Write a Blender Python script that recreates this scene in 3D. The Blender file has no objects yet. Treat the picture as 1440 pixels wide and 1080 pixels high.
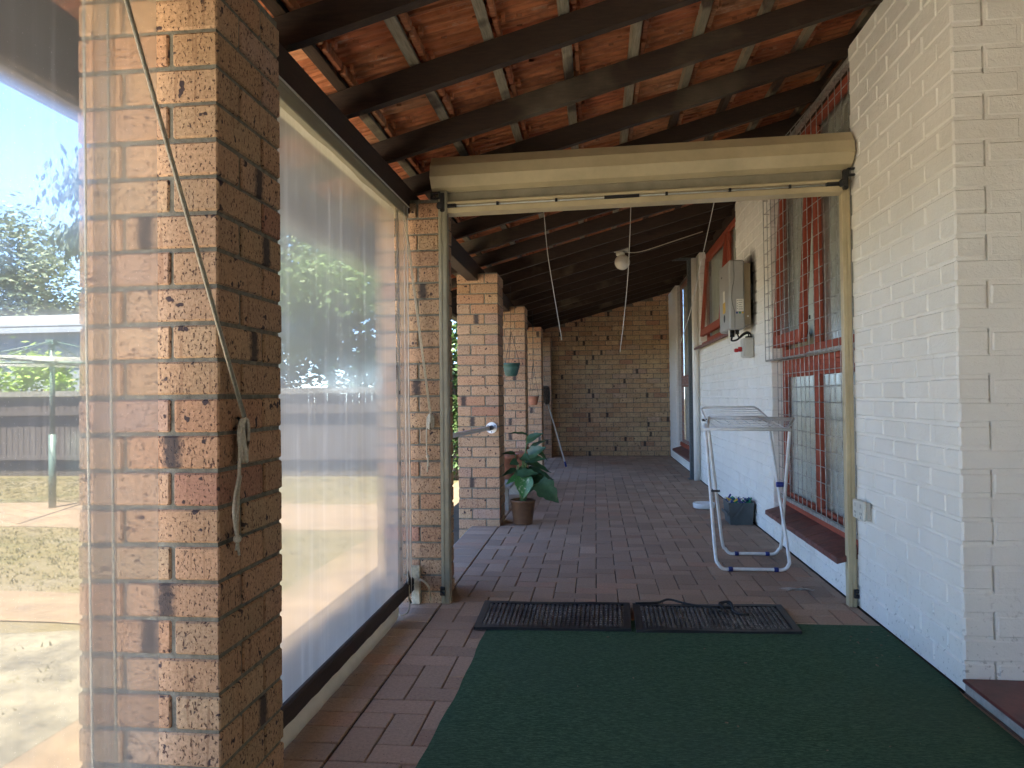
import bpy, math, random
from mathutils import Vector, Matrix
random.seed(7)
sc = bpy.context.scene
col = sc.collection
R = math.radians
# ------------------------------------------------------------------ camera
F, YAW, PIT, ROL = 1049.04, .1109, .0164, -.0108
H = 1.084
def ray(a, b):
    ca, sa = math.cos(ROL), math.sin(ROL)
    a, b = a*ca+b*sa, -a*sa+b*ca
    v = -b
    y1 = math.cos(PIT)-v*math.sin(PIT); z = math.sin(PIT)+v*math.cos(PIT)
    return Vector((a*math.cos(YAW)-y1*math.sin(YAW), a*math.sin(YAW)+y1*math.cos(YAW), z))
fwd = ray(0, 0); rt = ray(1, 0)-fwd; up = ray(0, -1)-fwd
cam = bpy.data.cameras.new('camera'); camo = bpy.data.objects.new('camera', cam); col.objects.link(camo)
camo.matrix_world = Matrix(((rt.x, up.x, -fwd.x, 0), (rt.y, up.y, -fwd.y, 0), (rt.z, up.z, -fwd.z, H), (0, 0, 0, 1)))
cam.sensor_fit = 'HORIZONTAL'; cam.sensor_width = 36; cam.lens = F/1440*36; cam.clip_end = 3000; cam.clip_start = .02
sc.camera = camo
sc.render.resolution_x, sc.render.resolution_y = 1024, 768
# ------------------------------------------------------------------ light
SUN_EL = R(70)
world = bpy.data.worlds.new('World'); sc.world = world; world.use_nodes = True
wn = world.node_tree.nodes; wl = world.node_tree.links
bg = wn['Background']; bg.inputs['Strength'].default_value = .05
sky = wn.new('ShaderNodeTexSky'); sky.sky_type = 'NISHITA'; sky.sun_disc = False
sky.sun_elevation = SUN_EL; sky.sun_rotation = R(184); sky.ozone_density = 4.0; sky.dust_density = .1; sky.air_density = .55; sky.altitude = 500
wl.new(sky.outputs[0], bg.inputs[0])
sd = bpy.data.lights.new('sun', 'SUN'); sd.energy = 2.4; sd.angle = R(.5); sd.color = (1, .93, .80)
so = bpy.data.objects.new('sun', sd); col.objects.link(so)
sdir = Vector((-.03, -math.cos(SUN_EL), math.sin(SUN_EL)))          # towards the sun
so.rotation_euler = sdir.to_track_quat('Z', 'Y').to_euler()
sc.view_settings.view_transform = 'Standard'; sc.view_settings.look = 'None'
sc.view_settings.exposure = 4.45; sc.view_settings.gamma = 1
sc.render.engine = 'CYCLES'
sc.cycles.max_bounces = 12; sc.cycles.diffuse_bounces = 7; sc.cycles.transparent_max_bounces = 24

# ------------------------------------------------------------------ materials
def newmat(name):
    m = bpy.data.materials.new(name); m.use_nodes = True
    return m, m.node_tree.nodes, m.node_tree.links, m.node_tree.nodes['Principled BSDF']
def noise(n, l, scale, detail=4, rough=.6, vec=None, stretch=None):
    t = n.new('ShaderNodeTexNoise'); t.inputs['Scale'].default_value = scale
    t.inputs['Detail'].default_value = detail; t.inputs['Roughness'].default_value = rough
    if vec is None:
        tc = n.new('ShaderNodeNewGeometry'); vec = tc.outputs['Position']
    if stretch:
        mp = n.new('ShaderNodeMapping'); mp.inputs['Scale'].default_value = stretch
        l.new(vec, mp.inputs[0]); vec = mp.outputs[0]
    l.new(vec, t.inputs['Vector'])
    return t.outputs['Fac']
def ramp(n, l, src, stops):
    r = n.new('ShaderNodeValToRGB'); l.new(src, r.inputs[0])
    e = r.color_ramp.elements
    e[0].position, e[0].color = stops[0][0], (*stops[0][1], 1)
    e[1].position, e[1].color = stops[-1][0], (*stops[-1][1], 1)
    for p, c in stops[1:-1]:
        x = e.new(p); x.color = (*c, 1)
    return r.outputs[0]
def mixc(n, l, fac, a, b, mode='MIX'):
    m = n.new('ShaderNodeMix'); m.data_type = 'RGBA'; m.blend_type = mode
    for v, i in ((fac, 0), (a, 6), (b, 7)):
        if isinstance(v, (int, float)): m.inputs[i].default_value = v
        elif isinstance(v, tuple): m.inputs[i].default_value = (*v, 1)
        else: l.new(v, m.inputs[i])
    return m.outputs[2]
def bump(n, l, p, h, strength=.5, dist=.002, prev=None):
    b = n.new('ShaderNodeBump'); b.inputs['Strength'].default_value = strength; b.inputs['Distance'].default_value = dist
    l.new(h, b.inputs['Height'])
    if prev: l.new(prev, b.inputs['Normal'])
    l.new(b.outputs[0], p.inputs['Normal']); return b.outputs[0]
def mth(n, l, op, a, b=None, clamp=False):
    m = n.new('ShaderNodeMath'); m.operation = op; m.use_clamp = clamp
    for v, i in ((a, 0), (b, 1)):
        if v is None: continue
        if isinstance(v, (int, float)): m.inputs[i].default_value = v
        else: l.new(v, m.inputs[i])
    return m.outputs[0]
def simple(name, c, rough=.6, var=.15, scale=12, bmp=.0, metal=0, stretch=None, spec=.5):
    m, n, l, p = newmat(name)
    f = noise(n, l, scale, 5, .65, stretch=stretch)
    lo = tuple(x*(1-var*1.6) for x in c); hi = tuple(min(1, x*(1+var)) for x in c)
    l.new(ramp(n, l, f, [(.3, lo), (.7, hi)]), p.inputs['Base Color'])
    p.inputs['Roughness'].default_value = rough; p.inputs['Metallic'].default_value = metal
    p.inputs['Specular IOR Level'].default_value = spec
    if bmp:
        bump(n, l, p, noise(n, l, scale*6, 4, stretch=stretch), bmp, .003)
    return m

def brick_mat():
    m, n, l, p = newmat('face_brick')
    at = n.new('ShaderNodeAttribute'); at.attribute_name = 'bcol'
    bl = n.new('ShaderNodeAttribute'); bl.attribute_name = 'bloc'
    sp = n.new('ShaderNodeSeparateColor'); l.new(bl.outputs['Color'], sp.inputs[0])
    c = at.outputs['Color']
    big = noise(n, l, 9, 3)
    c = mixc(n, l, ramp(n, l, big, [(.35, (0, 0, 0)), (.7, (.55, .55, .55))]), c, (.48, .275, .15))
    fine = noise(n, l, 120, 3)
    c = mixc(n, l, .75, c, ramp(n, l, fine, [(.3, (.62, .6, .58)), (.7, (1.2, 1.2, 1.2))]), 'MULTIPLY')
    # iron spots, two sizes
    s1 = noise(n, l, 170, 3, .6, stretch=(1, 1, .6))
    k1 = ramp(n, l, s1, [(.575, (0, 0, 0)), (.63, (1, 1, 1))])
    c = mixc(n, l, k1, c, (.085, .04, .025))
    s2 = noise(n, l, 34, 2, .5)
    k2 = ramp(n, l, s2, [(.665, (0, 0, 0)), (.70, (1, 1, 1))])
    c = mixc(n, l, k2, c, (.05, .03, .03))
    # vertical drag lines
    dr = noise(n, l, 60, 2, .6, stretch=(1, 1, .06))
    c = mixc(n, l, ramp(n, l, dr, [(.6, (0, 0, 0)), (.7, (.5, .5, .5))]), c, (.2, .1, .05))
    # kiln mark: dark bar across some bricks at the place held in the attribute
    d = mth(n, l, 'ABSOLUTE', mth(n, l, 'SUBTRACT', sp.outputs[0], sp.outputs[2]))
    wob = mth(n, l, 'MULTIPLY', mth(n, l, 'SUBTRACT', noise(n, l, 55, 4, .7), .5), .045)
    k3 = ramp(n, l, mth(n, l, 'ADD', d, wob), [(.012, (1, 1, 1)), (.031, (0, 0, 0))])
    k3 = mth(n, l, 'MULTIPLY', k3, mth(n, l, 'GREATER_THAN', sp.outputs[2], .001))
    c = mixc(n, l, mth(n, l, 'MULTIPLY', k3, .9), c, (.03, .026, .028))
    l.new(c, p.inputs['Base Color']); p.inputs['Roughness'].default_value = .85
    h = mth(n, l, 'SUBTRACT', fine, mth(n, l, 'MULTIPLY', k1, .8))
    b = bump(n, l, p, h, .6, .0022)
    bump(n, l, p, dr, .4, .002, b)
    return m
M = {}
M['brick'] = brick_mat()
M['mortar'] = simple('mortar', (.19, .175, .135), .95, .3, 40, .6)
def paint_mat():
    m, n, l, p = newmat('white_masonry_paint')
    f = noise(n, l, 3, 4)
    c = ramp(n, l, f, [(.3, (.80, .775, .70)), (.7, (.86, .835, .765))])
    g = noise(n, l, 26, 5, .7)
    c = mixc(n, l, ramp(n, l, g, [(.66, (0, 0, 0)), (.76, (.5, .5, .5))]), c, (.5, .46, .4))
    # dirt spots low on the wall and soot behind the inverter
    geo = n.new('ShaderNodeNewGeometry'); sx = n.new('ShaderNodeSeparateXYZ'); l.new(geo.outputs['Position'], sx.inputs[0])
    low = mth(n, l, 'SUBTRACT', 1, mth(n, l, 'MULTIPLY', sx.outputs[2], 2.2), True)
    sp = noise(n, l, 45, 4, .6)
    k = mth(n, l, 'MULTIPLY', low, ramp(n, l, sp, [(.6, (0, 0, 0)), (.68, (1, 1, 1))]))
    c = mixc(n, l, mth(n, l, 'MULTIPLY', k, .6), c, (.2, .17, .13))
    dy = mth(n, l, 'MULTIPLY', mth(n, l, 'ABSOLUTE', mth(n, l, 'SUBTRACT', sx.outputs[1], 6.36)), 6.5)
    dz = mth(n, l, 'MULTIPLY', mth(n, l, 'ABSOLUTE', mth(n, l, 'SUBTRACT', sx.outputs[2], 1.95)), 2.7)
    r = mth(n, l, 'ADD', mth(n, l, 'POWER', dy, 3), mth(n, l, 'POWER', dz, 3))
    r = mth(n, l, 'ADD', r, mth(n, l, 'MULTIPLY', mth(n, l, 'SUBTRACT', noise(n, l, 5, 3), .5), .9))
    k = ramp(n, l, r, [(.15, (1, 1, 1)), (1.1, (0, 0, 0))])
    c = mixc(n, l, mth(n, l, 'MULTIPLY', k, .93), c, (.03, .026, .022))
    dr = noise(n, l, 10, 5, .75, stretch=(1, 1, .12))
    c = mixc(n, l, ramp(n, l, dr, [(.62, (0, 0, 0)), (.78, (.4, .4, .4))]), c, (.56, .50, .40))
    l.new(c, p.inputs['Base Color']); p.inputs['Roughness'].default_value = .6
    b = bump(n, l, p, noise(n, l, 150, 3), .8, .0022)
    bump(n, l, p, noise(n, l, 38, 5, .7), .9, .005, b)
    return m
M['paint'] = paint_mat()
def paver_mat():
    m, n, l, p = newmat('clay_paver')
    at = n.new('ShaderNodeAttribute'); at.attribute_name = 'bcol'
    c = at.outputs['Color']
    c = mixc(n, l, .8, c, ramp(n, l, noise(n, l, 90, 4, .7), [(.3, (.7, .7, .7)), (.7, (1.22, 1.2, 1.18))]), 'MULTIPLY')
    c = mixc(n, l, ramp(n, l, noise(n, l, 1.6, 5, .7), [(.45, (0, 0, 0)), (.75, (.4, .4, .4))]), c, (.34, .27, .21))
    c = mixc(n, l, ramp(n, l, noise(n, l, 130, 2), [(.66, (0, 0, 0)), (.72, (.8, .8, .8))]), c, (.06, .035, .03))
    c = mixc(n, l, ramp(n, l, noise(n, l, 30, 4, .8), [(.70, (0, 0, 0)), (.76, (.35, .35, .35))]), c, (.4, .34, .3))
    l.new(c, p.inputs['Base Color']); p.inputs['Roughness'].default_value = .85; p.inputs['Specular IOR Level'].default_value = .3
    b = bump(n, l, p, noise(n, l, 150, 3), .5, .0016)
    bump(n, l, p, noise(n, l, 14, 3), .3, .004, b)
    return m
M['paver'] = paver_mat()
M['joint'] = simple('paving_joint_sand', (.06, .045, .035), .95, .4, 60)
def tile_mat():
    m, n, l, p = newmat('terracotta_tile')
    at = n.new('ShaderNodeAttribute'); at.attribute_name = 'bcol'
    c = mixc(n, l, .9, at.outputs['Color'], ramp(n, l, noise(n, l, 9, 3, .6, stretch=(1, 7, 1)), [(.33, (.6, .56, .52)), (.5, (.98, .97, .95)), (.7, (1.25, 1.25, 1.25))]), 'MULTIPLY')
    c = mixc(n, l, ramp(n, l, noise(n, l, 7, 5, .75, stretch=(1, 2.4, 1)), [(.58, (0, 0, 0)), (.72, (.75, .75, .75))]), c, (.62, .44, .32))
    c = mixc(n, l, ramp(n, l, noise(n, l, 5, 4, .7), [(.3, (.6, .6, .6)), (.45, (0, 0, 0))]), c, (.12, .045, .025))
    l.new(c, p.inputs['Base Color']); p.inputs['Roughness'].default_value = .75
    bump(n, l, p, noise(n, l, 40, 4, stretch=(1, 4, 1)), .5, .004)
    return m
M['tile'] = tile_mat()
def wood_mat(name, a, b, pale=None, thr=(.55, .7), st=(1, 14, 14), sc_=3):
    m, n, l, p = newmat(name)
    c = ramp(n, l, noise(n, l, sc_*3, 5, .7, stretch=st), [(.3, a), (.7, b)])
    if pale:
        c = mixc(n, l, ramp(n, l, noise(n, l, 1.3, 4, .6), [(thr[0], (0, 0, 0)), (thr[1], (1, 1, 1))]), c,
                 ramp(n, l, noise(n, l, sc_*6, 5, .7, stretch=st), [(.3, tuple(x*.55 for x in pale)), (.7, pale)]))
    l.new(c, p.inputs['Base Color']); p.inputs['Roughness'].default_value = .72
    bump(n, l, p, noise(n, l, sc_*6, 5, stretch=st), .4, .003)
    return m
M['rafter'] = wood_mat('stained_rafter_timber', (.020, .011, .007), (.055, .030, .018), (.17, .135, .09), (.57, .70), (1.5, 10, 12))
M['batten'] = wood_mat('batten_timber', (.045, .026, .016), (.10, .06, .038), (.34, .29, .20), (.47, .53), (14, 1, 14))
M['batten_pale'] = wood_mat('weathered_batten_timber', (.20, .165, .11), (.42, .36, .26), (.07, .045, .03), (.56, .62), (14, 1, 14))
M['beam'] = wood_mat('dark_beam_paint', (.022, .012, .009), (.045, .024, .016), None, st=(14, 1, 14))
def carpet_mat():
    m, n, l, p = newmat('green_carpet')
    c = ramp(n, l, noise(n, l, 45, 6, .85, stretch=(1, 7, 1)), [(.36, (.016, .040, .022)), (.5, (.042, .098, .054)), (.64, (.13, .215, .13))])
    c = mixc(n, l, ramp(n, l, noise(n, l, 1.2, 4, .6), [(.4, (0, 0, 0)), (.7, (.45, .45, .45))]), c, (.065, .11, .075))
    c = mixc(n, l, ramp(n, l, noise(n, l, 18, 3, .6, stretch=(1, 5, 1)), [(.68, (0, 0, 0)), (.8, (.35, .35, .35))]), c, (.07, .12, .08))
    l.new(c, p.inputs['Base Color']); p.inputs['Roughness'].default_value = .95; p.inputs['Specular IOR Level'].default_value = .15
    b = bump(n, l, p, noise(n, l, 200, 3, stretch=(1, 3, 1)), .8, .003)
    bump(n, l, p, noise(n, l, 3, 3, stretch=(1, 4, 1)), .5, .02, b)
    return m
M['carpet'] = carpet_mat()
def rubber_mat():
    m, n, l, p = newmat('dusty_black_rubber')
    k = ramp(n, l, noise(n, l, 160, 4, .8), [(.48, (0, 0, 0)), (.60, (1, 1, 1))])
    k2 = ramp(n, l, noise(n, l, 5, 4, .7), [(.38, (.15, .15, .15)), (.58, (1, 1, 1))])
    k = mixc(n, l, 1.0, k, k2, 'MULTIPLY')
    c = mixc(n, l, mth(n, l, 'MULTIPLY', k, .95), (.02, .021, .023), (.42, .40, .37))
    l.new(c, p.inputs['Base Color']); p.inputs['Roughness'].default_value = .6
    return m
M['rubber'] = rubber_mat()
M['rubber_edge'] = simple('black_rubber_rim', (.02, .021, .023), .5, .3, 30)
M['beige'] = simple('beige_powder_coat', (.52, .43, .26), .42, .10, 6)
M['beige_dark'] = simple('beige_canvas', (.26, .23, .16), .7, .15, 10)
M['olive'] = simple('olive_beige_aluminium', (.28, .25, .17), .45, .12, 9, stretch=(1, .3, 1))
M['black'] = simple('black_plastic', (.014, .014, .015), .45, .3, 30)
M['rod'] = simple('pale_grey_rod', (.62, .64, .62), .3, .1, 20)
M['galv'] = simple('galvanised_steel', (.78, .80, .82), .4, .1, 30, metal=.2)
M['wire'] = simple('galvanised_wire', (.42, .41, .38), .5, .3, 30, metal=.5)
M['bluegrey'] = simple('grey_painted_steel', (.10, .115, .12), .55, .35, 60)
M['red'] = wood_mat('red_brown_window_paint', (.25, .045, .022), (.36, .075, .035), (.16, .05, .03), (.66, .76), (6, 6, 1))
M['redtile'] = simple('red_painted_tile', (.17, .06, .045), .55, .3, 14, .2)
M['redstep'] = simple('oxide_red_concrete', (.13, .035, .03), .45, .3, 10, .15)
M['concrete'] = simple('concrete', (.34, .32, .28), .9, .25, 12, .3)
M['rope'] = simple('cream_cord', (.56, .50, .38), .8, .2, 150, .6)
M['rope_w'] = simple('white_string', (.72, .70, .64), .8, .12, 60)
M['strap'] = simple('cream_webbing', (.46, .40, .28), .85, .2, 60)
M['whitetube'] = simple('white_coated_tube', (.82, .82, .79), .35, .08, 14)
M['bluecap'] = simple('blue_plastic', (.02, .035, .22), .45, .2, 20)
M['greybox'] = simple('grey_enamel', (.36, .355, .33), .4, .06, 4)
M['tanbox'] = simple('tan_metal', (.36, .28, .17), .45, .12, 8)
M['whitep'] = simple('cream_plastic', (.68, .66, .56), .4, .08, 10)
M['isogrey'] = simple('pale_grey_plastic', (.50, .48, .42), .45, .1, 10)
M['redp'] = simple('red_plastic', (.45, .02, .02), .4, .2, 20)
M['yellow'] = simple('yellow_sticker', (.62, .40, .04), .5, .1, 20)
M['paper'] = simple('white_sticker', (.74, .72, .64), .5, .05, 20)
M['ink'] = simple('black_ink', (.03, .03, .035), .6, .1, 20)
M['blued'] = simple('blue_ink', (.03, .06, .22), .6, .1, 20)
M['greend'] = simple('green_ink', (.02, .22, .10), .6, .1, 20)
M['bucket'] = simple('slate_grey_plastic', (.075, .09, .092), .45, .15, 10)
M['enamel'] = simple('white_enamel', (.74, .75, .74), .25, .05, 10)
M['terra'] = simple('terracotta_pot', (.36, .15, .085), .8, .25, 12, .2)
M['potgreen'] = simple('green_plastic_pot', (.035, .10, .085), .45, .2, 12)
M['soil'] = simple('potting_soil', (.03, .022, .015), 1, .5, 60, .8)
M['greywood'] = wood_mat('grey_bench_timber', (.22, .20, .17), (.36, .33, .29), None, st=(10, 1, 10))
M['yarn'] = simple('grey_mop_yarn', (.22, .21, .20), .95, .4, 40, .5)
def wicker():
    m, n, l, p = newmat('woven_wicker')
    uv = n.new('ShaderNodeUVMap')
    w = n.new('ShaderNodeTexBrick'); l.new(uv.outputs[0], w.inputs['Vector'])
    w.inputs['Scale'].default_value = 1; w.inputs['Brick Width'].default_value = .028; w.inputs['Row Height'].default_value = .0105
    w.inputs['Mortar Size'].default_value = .0022; w.inputs['Color1'].default_value = (.30, .145, .06, 1)
    w.inputs['Color2'].default_value = (.20, .09, .04, 1); w.inputs['Mortar'].default_value = (.045, .02, .01, 1)
    l.new(w.outputs['Color'], p.inputs['Base Color']); p.inputs['Roughness'].default_value = .6
    b = n.new('ShaderNodeBump'); b.invert = True; b.inputs['Strength'].default_value = .9; b.inputs['Distance'].default_value = .004
    l.new(w.outputs['Fac'], b.inputs['Height']); l.new(b.outputs[0], p.inputs['Normal'])
    return m
M['wicker'] = wicker()
M['guttergrey'] = simple('brown_grey_gutter_paint', (.10, .085, .075), .5, .15, 8)
M['litter'] = simple('dry_leaf_crumbs', (.20, .16, .10), .9, .3, 80)
def leaf_mat(name, a, b, varieg=None, rough=.35):
    m, n, l, p = newmat(name)
    c = ramp(n, l, noise(n, l, 25, 3), [(.3, a), (.7, b)])
    if varieg:
        c = mixc(n, l, ramp(n, l, noise(n, l, 38, 4, .7), [(.56, (0, 0, 0)), (.62, (1, 1, 1))]), c, varieg)
    l.new(c, p.inputs['Base Color']); p.inputs['Roughness'].default_value = rough
    tr = n.new('ShaderNodeBsdfTranslucent'); l.new(c, tr.inputs[0])
    mx = n.new('ShaderNodeMixShader'); mx.inputs[0].default_value = .25
    l.new(p.outputs[0], mx.inputs[1]); l.new(tr.outputs[0], mx.inputs[2])
    l.new(mx.outputs[0], n['Material Output'].inputs[0])
    return m
M['leaf'] = leaf_mat('dark_glossy_leaf', (.035, .085, .04), (.065, .14, .065))
M['leaf_bright'] = leaf_mat('variegated_leaf', (.035, .13, .03), (.06, .2, .05), (.35, .42, .25))
M['stem'] = simple('green_stem', (.12, .20, .06), .5, .2, 20)
M['gum'] = leaf_mat('gum_tree_foliage', (.07, .10, .06), (.13, .16, .09), rough=.6)
M['conifer'] = leaf_mat('drooping_conifer_foliage', (.035, .06, .05), (.07, .10, .08), rough=.7)
M['bush'] = leaf_mat('bright_hedge_foliage', (.09, .16, .02), (.17, .26, .04), rough=.6)
M['tree'] = leaf_mat('garden_tree_foliage', (.05, .10, .03), (.12, .18, .06), rough=.6)
M['bark'] = simple('bark', (.16, .12, .09), .9, .35, 14, .6, stretch=(4, 4, 1))
M['fence'] = wood_mat('weathered_dark_fence_boards', (.022, .017, .014), (.05, .040, .034), (.09, .08, .07), (.60, .75), (9, 9, 1))
M['fence_top'] = simple('grey_capping', (.10, .095, .085), .8, .2, 10)
M['shed'] = simple('white_sheet_metal', (.17, .19, .215), .5, .08, 3)
M['hoist'] = simple('green_painted_steel', (.06, .10, .085), .5, .3, 30)
def pane_mat():
    m, n, l, p = newmat('window_glass')
    p.inputs['Base Color'].default_value = (.9, .93, .92, 1); p.inputs['Roughness'].default_value = .04
    p.inputs['Specular IOR Level'].default_value = .7
    t = n.new('ShaderNodeBsdfTransparent'); t.inputs[0].default_value = (.95, .96, .95, 1)
    g = n.new('ShaderNodeBsdfGlossy'); g.inputs['Roughness'].default_value = .22
    f = n.new('ShaderNodeFresnel'); f.inputs[0].default_value = 1.35
    mx = n.new('ShaderNodeMixShader'); l.new(mth(n, l, 'MULTIPLY', f.outputs[0], .45), mx.inputs[0]); l.new(t.outputs[0], mx.inputs[1]); l.new(g.outputs[0], mx.inputs[2])
    l.new(mx.outputs[0], n['Material Output'].inputs[0])
    return m
M['glass'] = pane_mat()
def curtain_mat():
    m, n, l, p = newmat('grey_net_curtain')
    c = ramp(n, l, noise(n, l, 8, 4), [(.3, (.46, .50, .44)), (.7, (.60, .64, .57))])
    l.new(c, p.inputs['Base Color']); p.inputs['Roughness'].default_value = .9
    return m
M['curtain'] = curtain_mat()
def vinyl_mat(name, clear, haze, streak, tint):
    """soft clear plastic: see-through, slightly blurring, with a dusty film that scatters light"""
    m, n, l, p = newmat(name)
    t = n.new('ShaderNodeBsdfTransparent'); t.inputs[0].default_value = (tint, tint, tint*.98, 1)
    rf = n.new('ShaderNodeBsdfRefraction'); rf.inputs['Roughness'].default_value = .5; rf.inputs['IOR'].default_value = 1.03
    rf.inputs['Color'].default_value = (tint, tint, tint*.98, 1)
    m1 = n.new('ShaderNodeMixShader'); m1.inputs[0].default_value = 1-clear
    l.new(t.outputs[0], m1.inputs[1]); l.new(rf.outputs[0], m1.inputs[2])
    d = n.new('ShaderNodeBsdfDiffuse'); tr = n.new('ShaderNodeBsdfTranslucent')
    for x in (d, tr): x.inputs[0].default_value = (.78, .77, .73, 1)
    m2 = n.new('ShaderNodeMixShader'); m2.inputs[0].default_value = .75
    l.new(d.outputs[0], m2.inputs[1]); l.new(tr.outputs[0], m2.inputs[2])
    a = noise(n, l, 2.2, 4, .6); b = noise(n, l, 30, 3, .6, stretch=(1, 1, .04)); c = noise(n, l, 260, 2, .5)
    k = mth(n, l, 'MULTIPLY', mth(n, l, 'ADD', a, .5), haze)
    k = mth(n, l, 'ADD', k, mth(n, l, 'MULTIPLY', ramp(n, l, b, [(.52, (0, 0, 0)), (.8, (1, 1, 1))]), streak))
    k = mth(n, l, 'ADD', k, mth(n, l, 'MULTIPLY', ramp(n, l, c, [(.70, (0, 0, 0)), (.74, (1, 1, 1))]), .25))
    m3 = n.new('ShaderNodeMixShader'); l.new(k, m3.inputs[0]); l.new(m1.outputs[0], m3.inputs[1]); l.new(m2.outputs[0], m3.inputs[2])
    g = n.new('ShaderNodeBsdfGlossy'); g.inputs['Roughness'].default_value = .22
    bmp = n.new('ShaderNodeBump'); bmp.inputs['Strength'].default_value = .25; bmp.inputs['Distance'].default_value = .02
    l.new(noise(n, l, 5, 3, .5), bmp.inputs['Height']); l.new(bmp.outputs[0], g.inputs['Normal'])
    f = n.new('ShaderNodeFresnel'); f.inputs[0].default_value = 1.45
    m4 = n.new('ShaderNodeMixShader'); l.new(mth(n, l, 'MULTIPLY', f.outputs[0], .85), m4.inputs[0])
    l.new(m3.outputs[0], m4.inputs[1]); l.new(g.outputs[0], m4.inputs[2])
    l.new(m4.outputs[0], n['Material Output'].inputs[0])
    return m
M['vinyl'] = vinyl_mat('clear_vinyl_near', .68, .06, .055, .72)
M['vinyl_cloudy'] = vinyl_mat('cloudy_clear_vinyl', .45, .19, .17, .74)
def opal():
    m, n, l, p = newmat('opal_glass'); p.inputs['Base Color'].default_value = (.72, .68, .58, 1); p.inputs['Roughness'].default_value = .15
    return m
M['opal'] = opal()
def ground_mat():
    m, n, l, p = newmat('dry_lawn_and_dirt')
    c = ramp(n, l, noise(n, l, .9, 6, .7), [(.35, (.085, .070, .042)), (.5, (.078, .060, .020)), (.62, (.045, .046, .013)), (.75, (.075, .058, .021))])
    c = mixc(n, l, .7, c, ramp(n, l, noise(n, l, 28, 5, .8), [(.3, (.6, .6, .6)), (.7, (1.2, 1.2, 1.2))]), 'MULTIPLY')
    l.new(c, p.inputs['Base Color']); p.inputs['Roughness'].default_value = 1
    bump(n, l, p, noise(n, l, 20, 5, .8), 1, .03)
    return m
M['ground'] = ground_mat()
M['bounce_ground'] = simple('pale_bounce_surface', (.46, .41, .32), .9, .12, 3, .3)  # for the added out-of-view sheets that bounce sunlight into the verandah
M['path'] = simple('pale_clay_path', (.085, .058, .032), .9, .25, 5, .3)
M['dirt'] = simple('pale_dry_sand', (.080, .070, .048), 1, .45, 5, .9)

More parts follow.
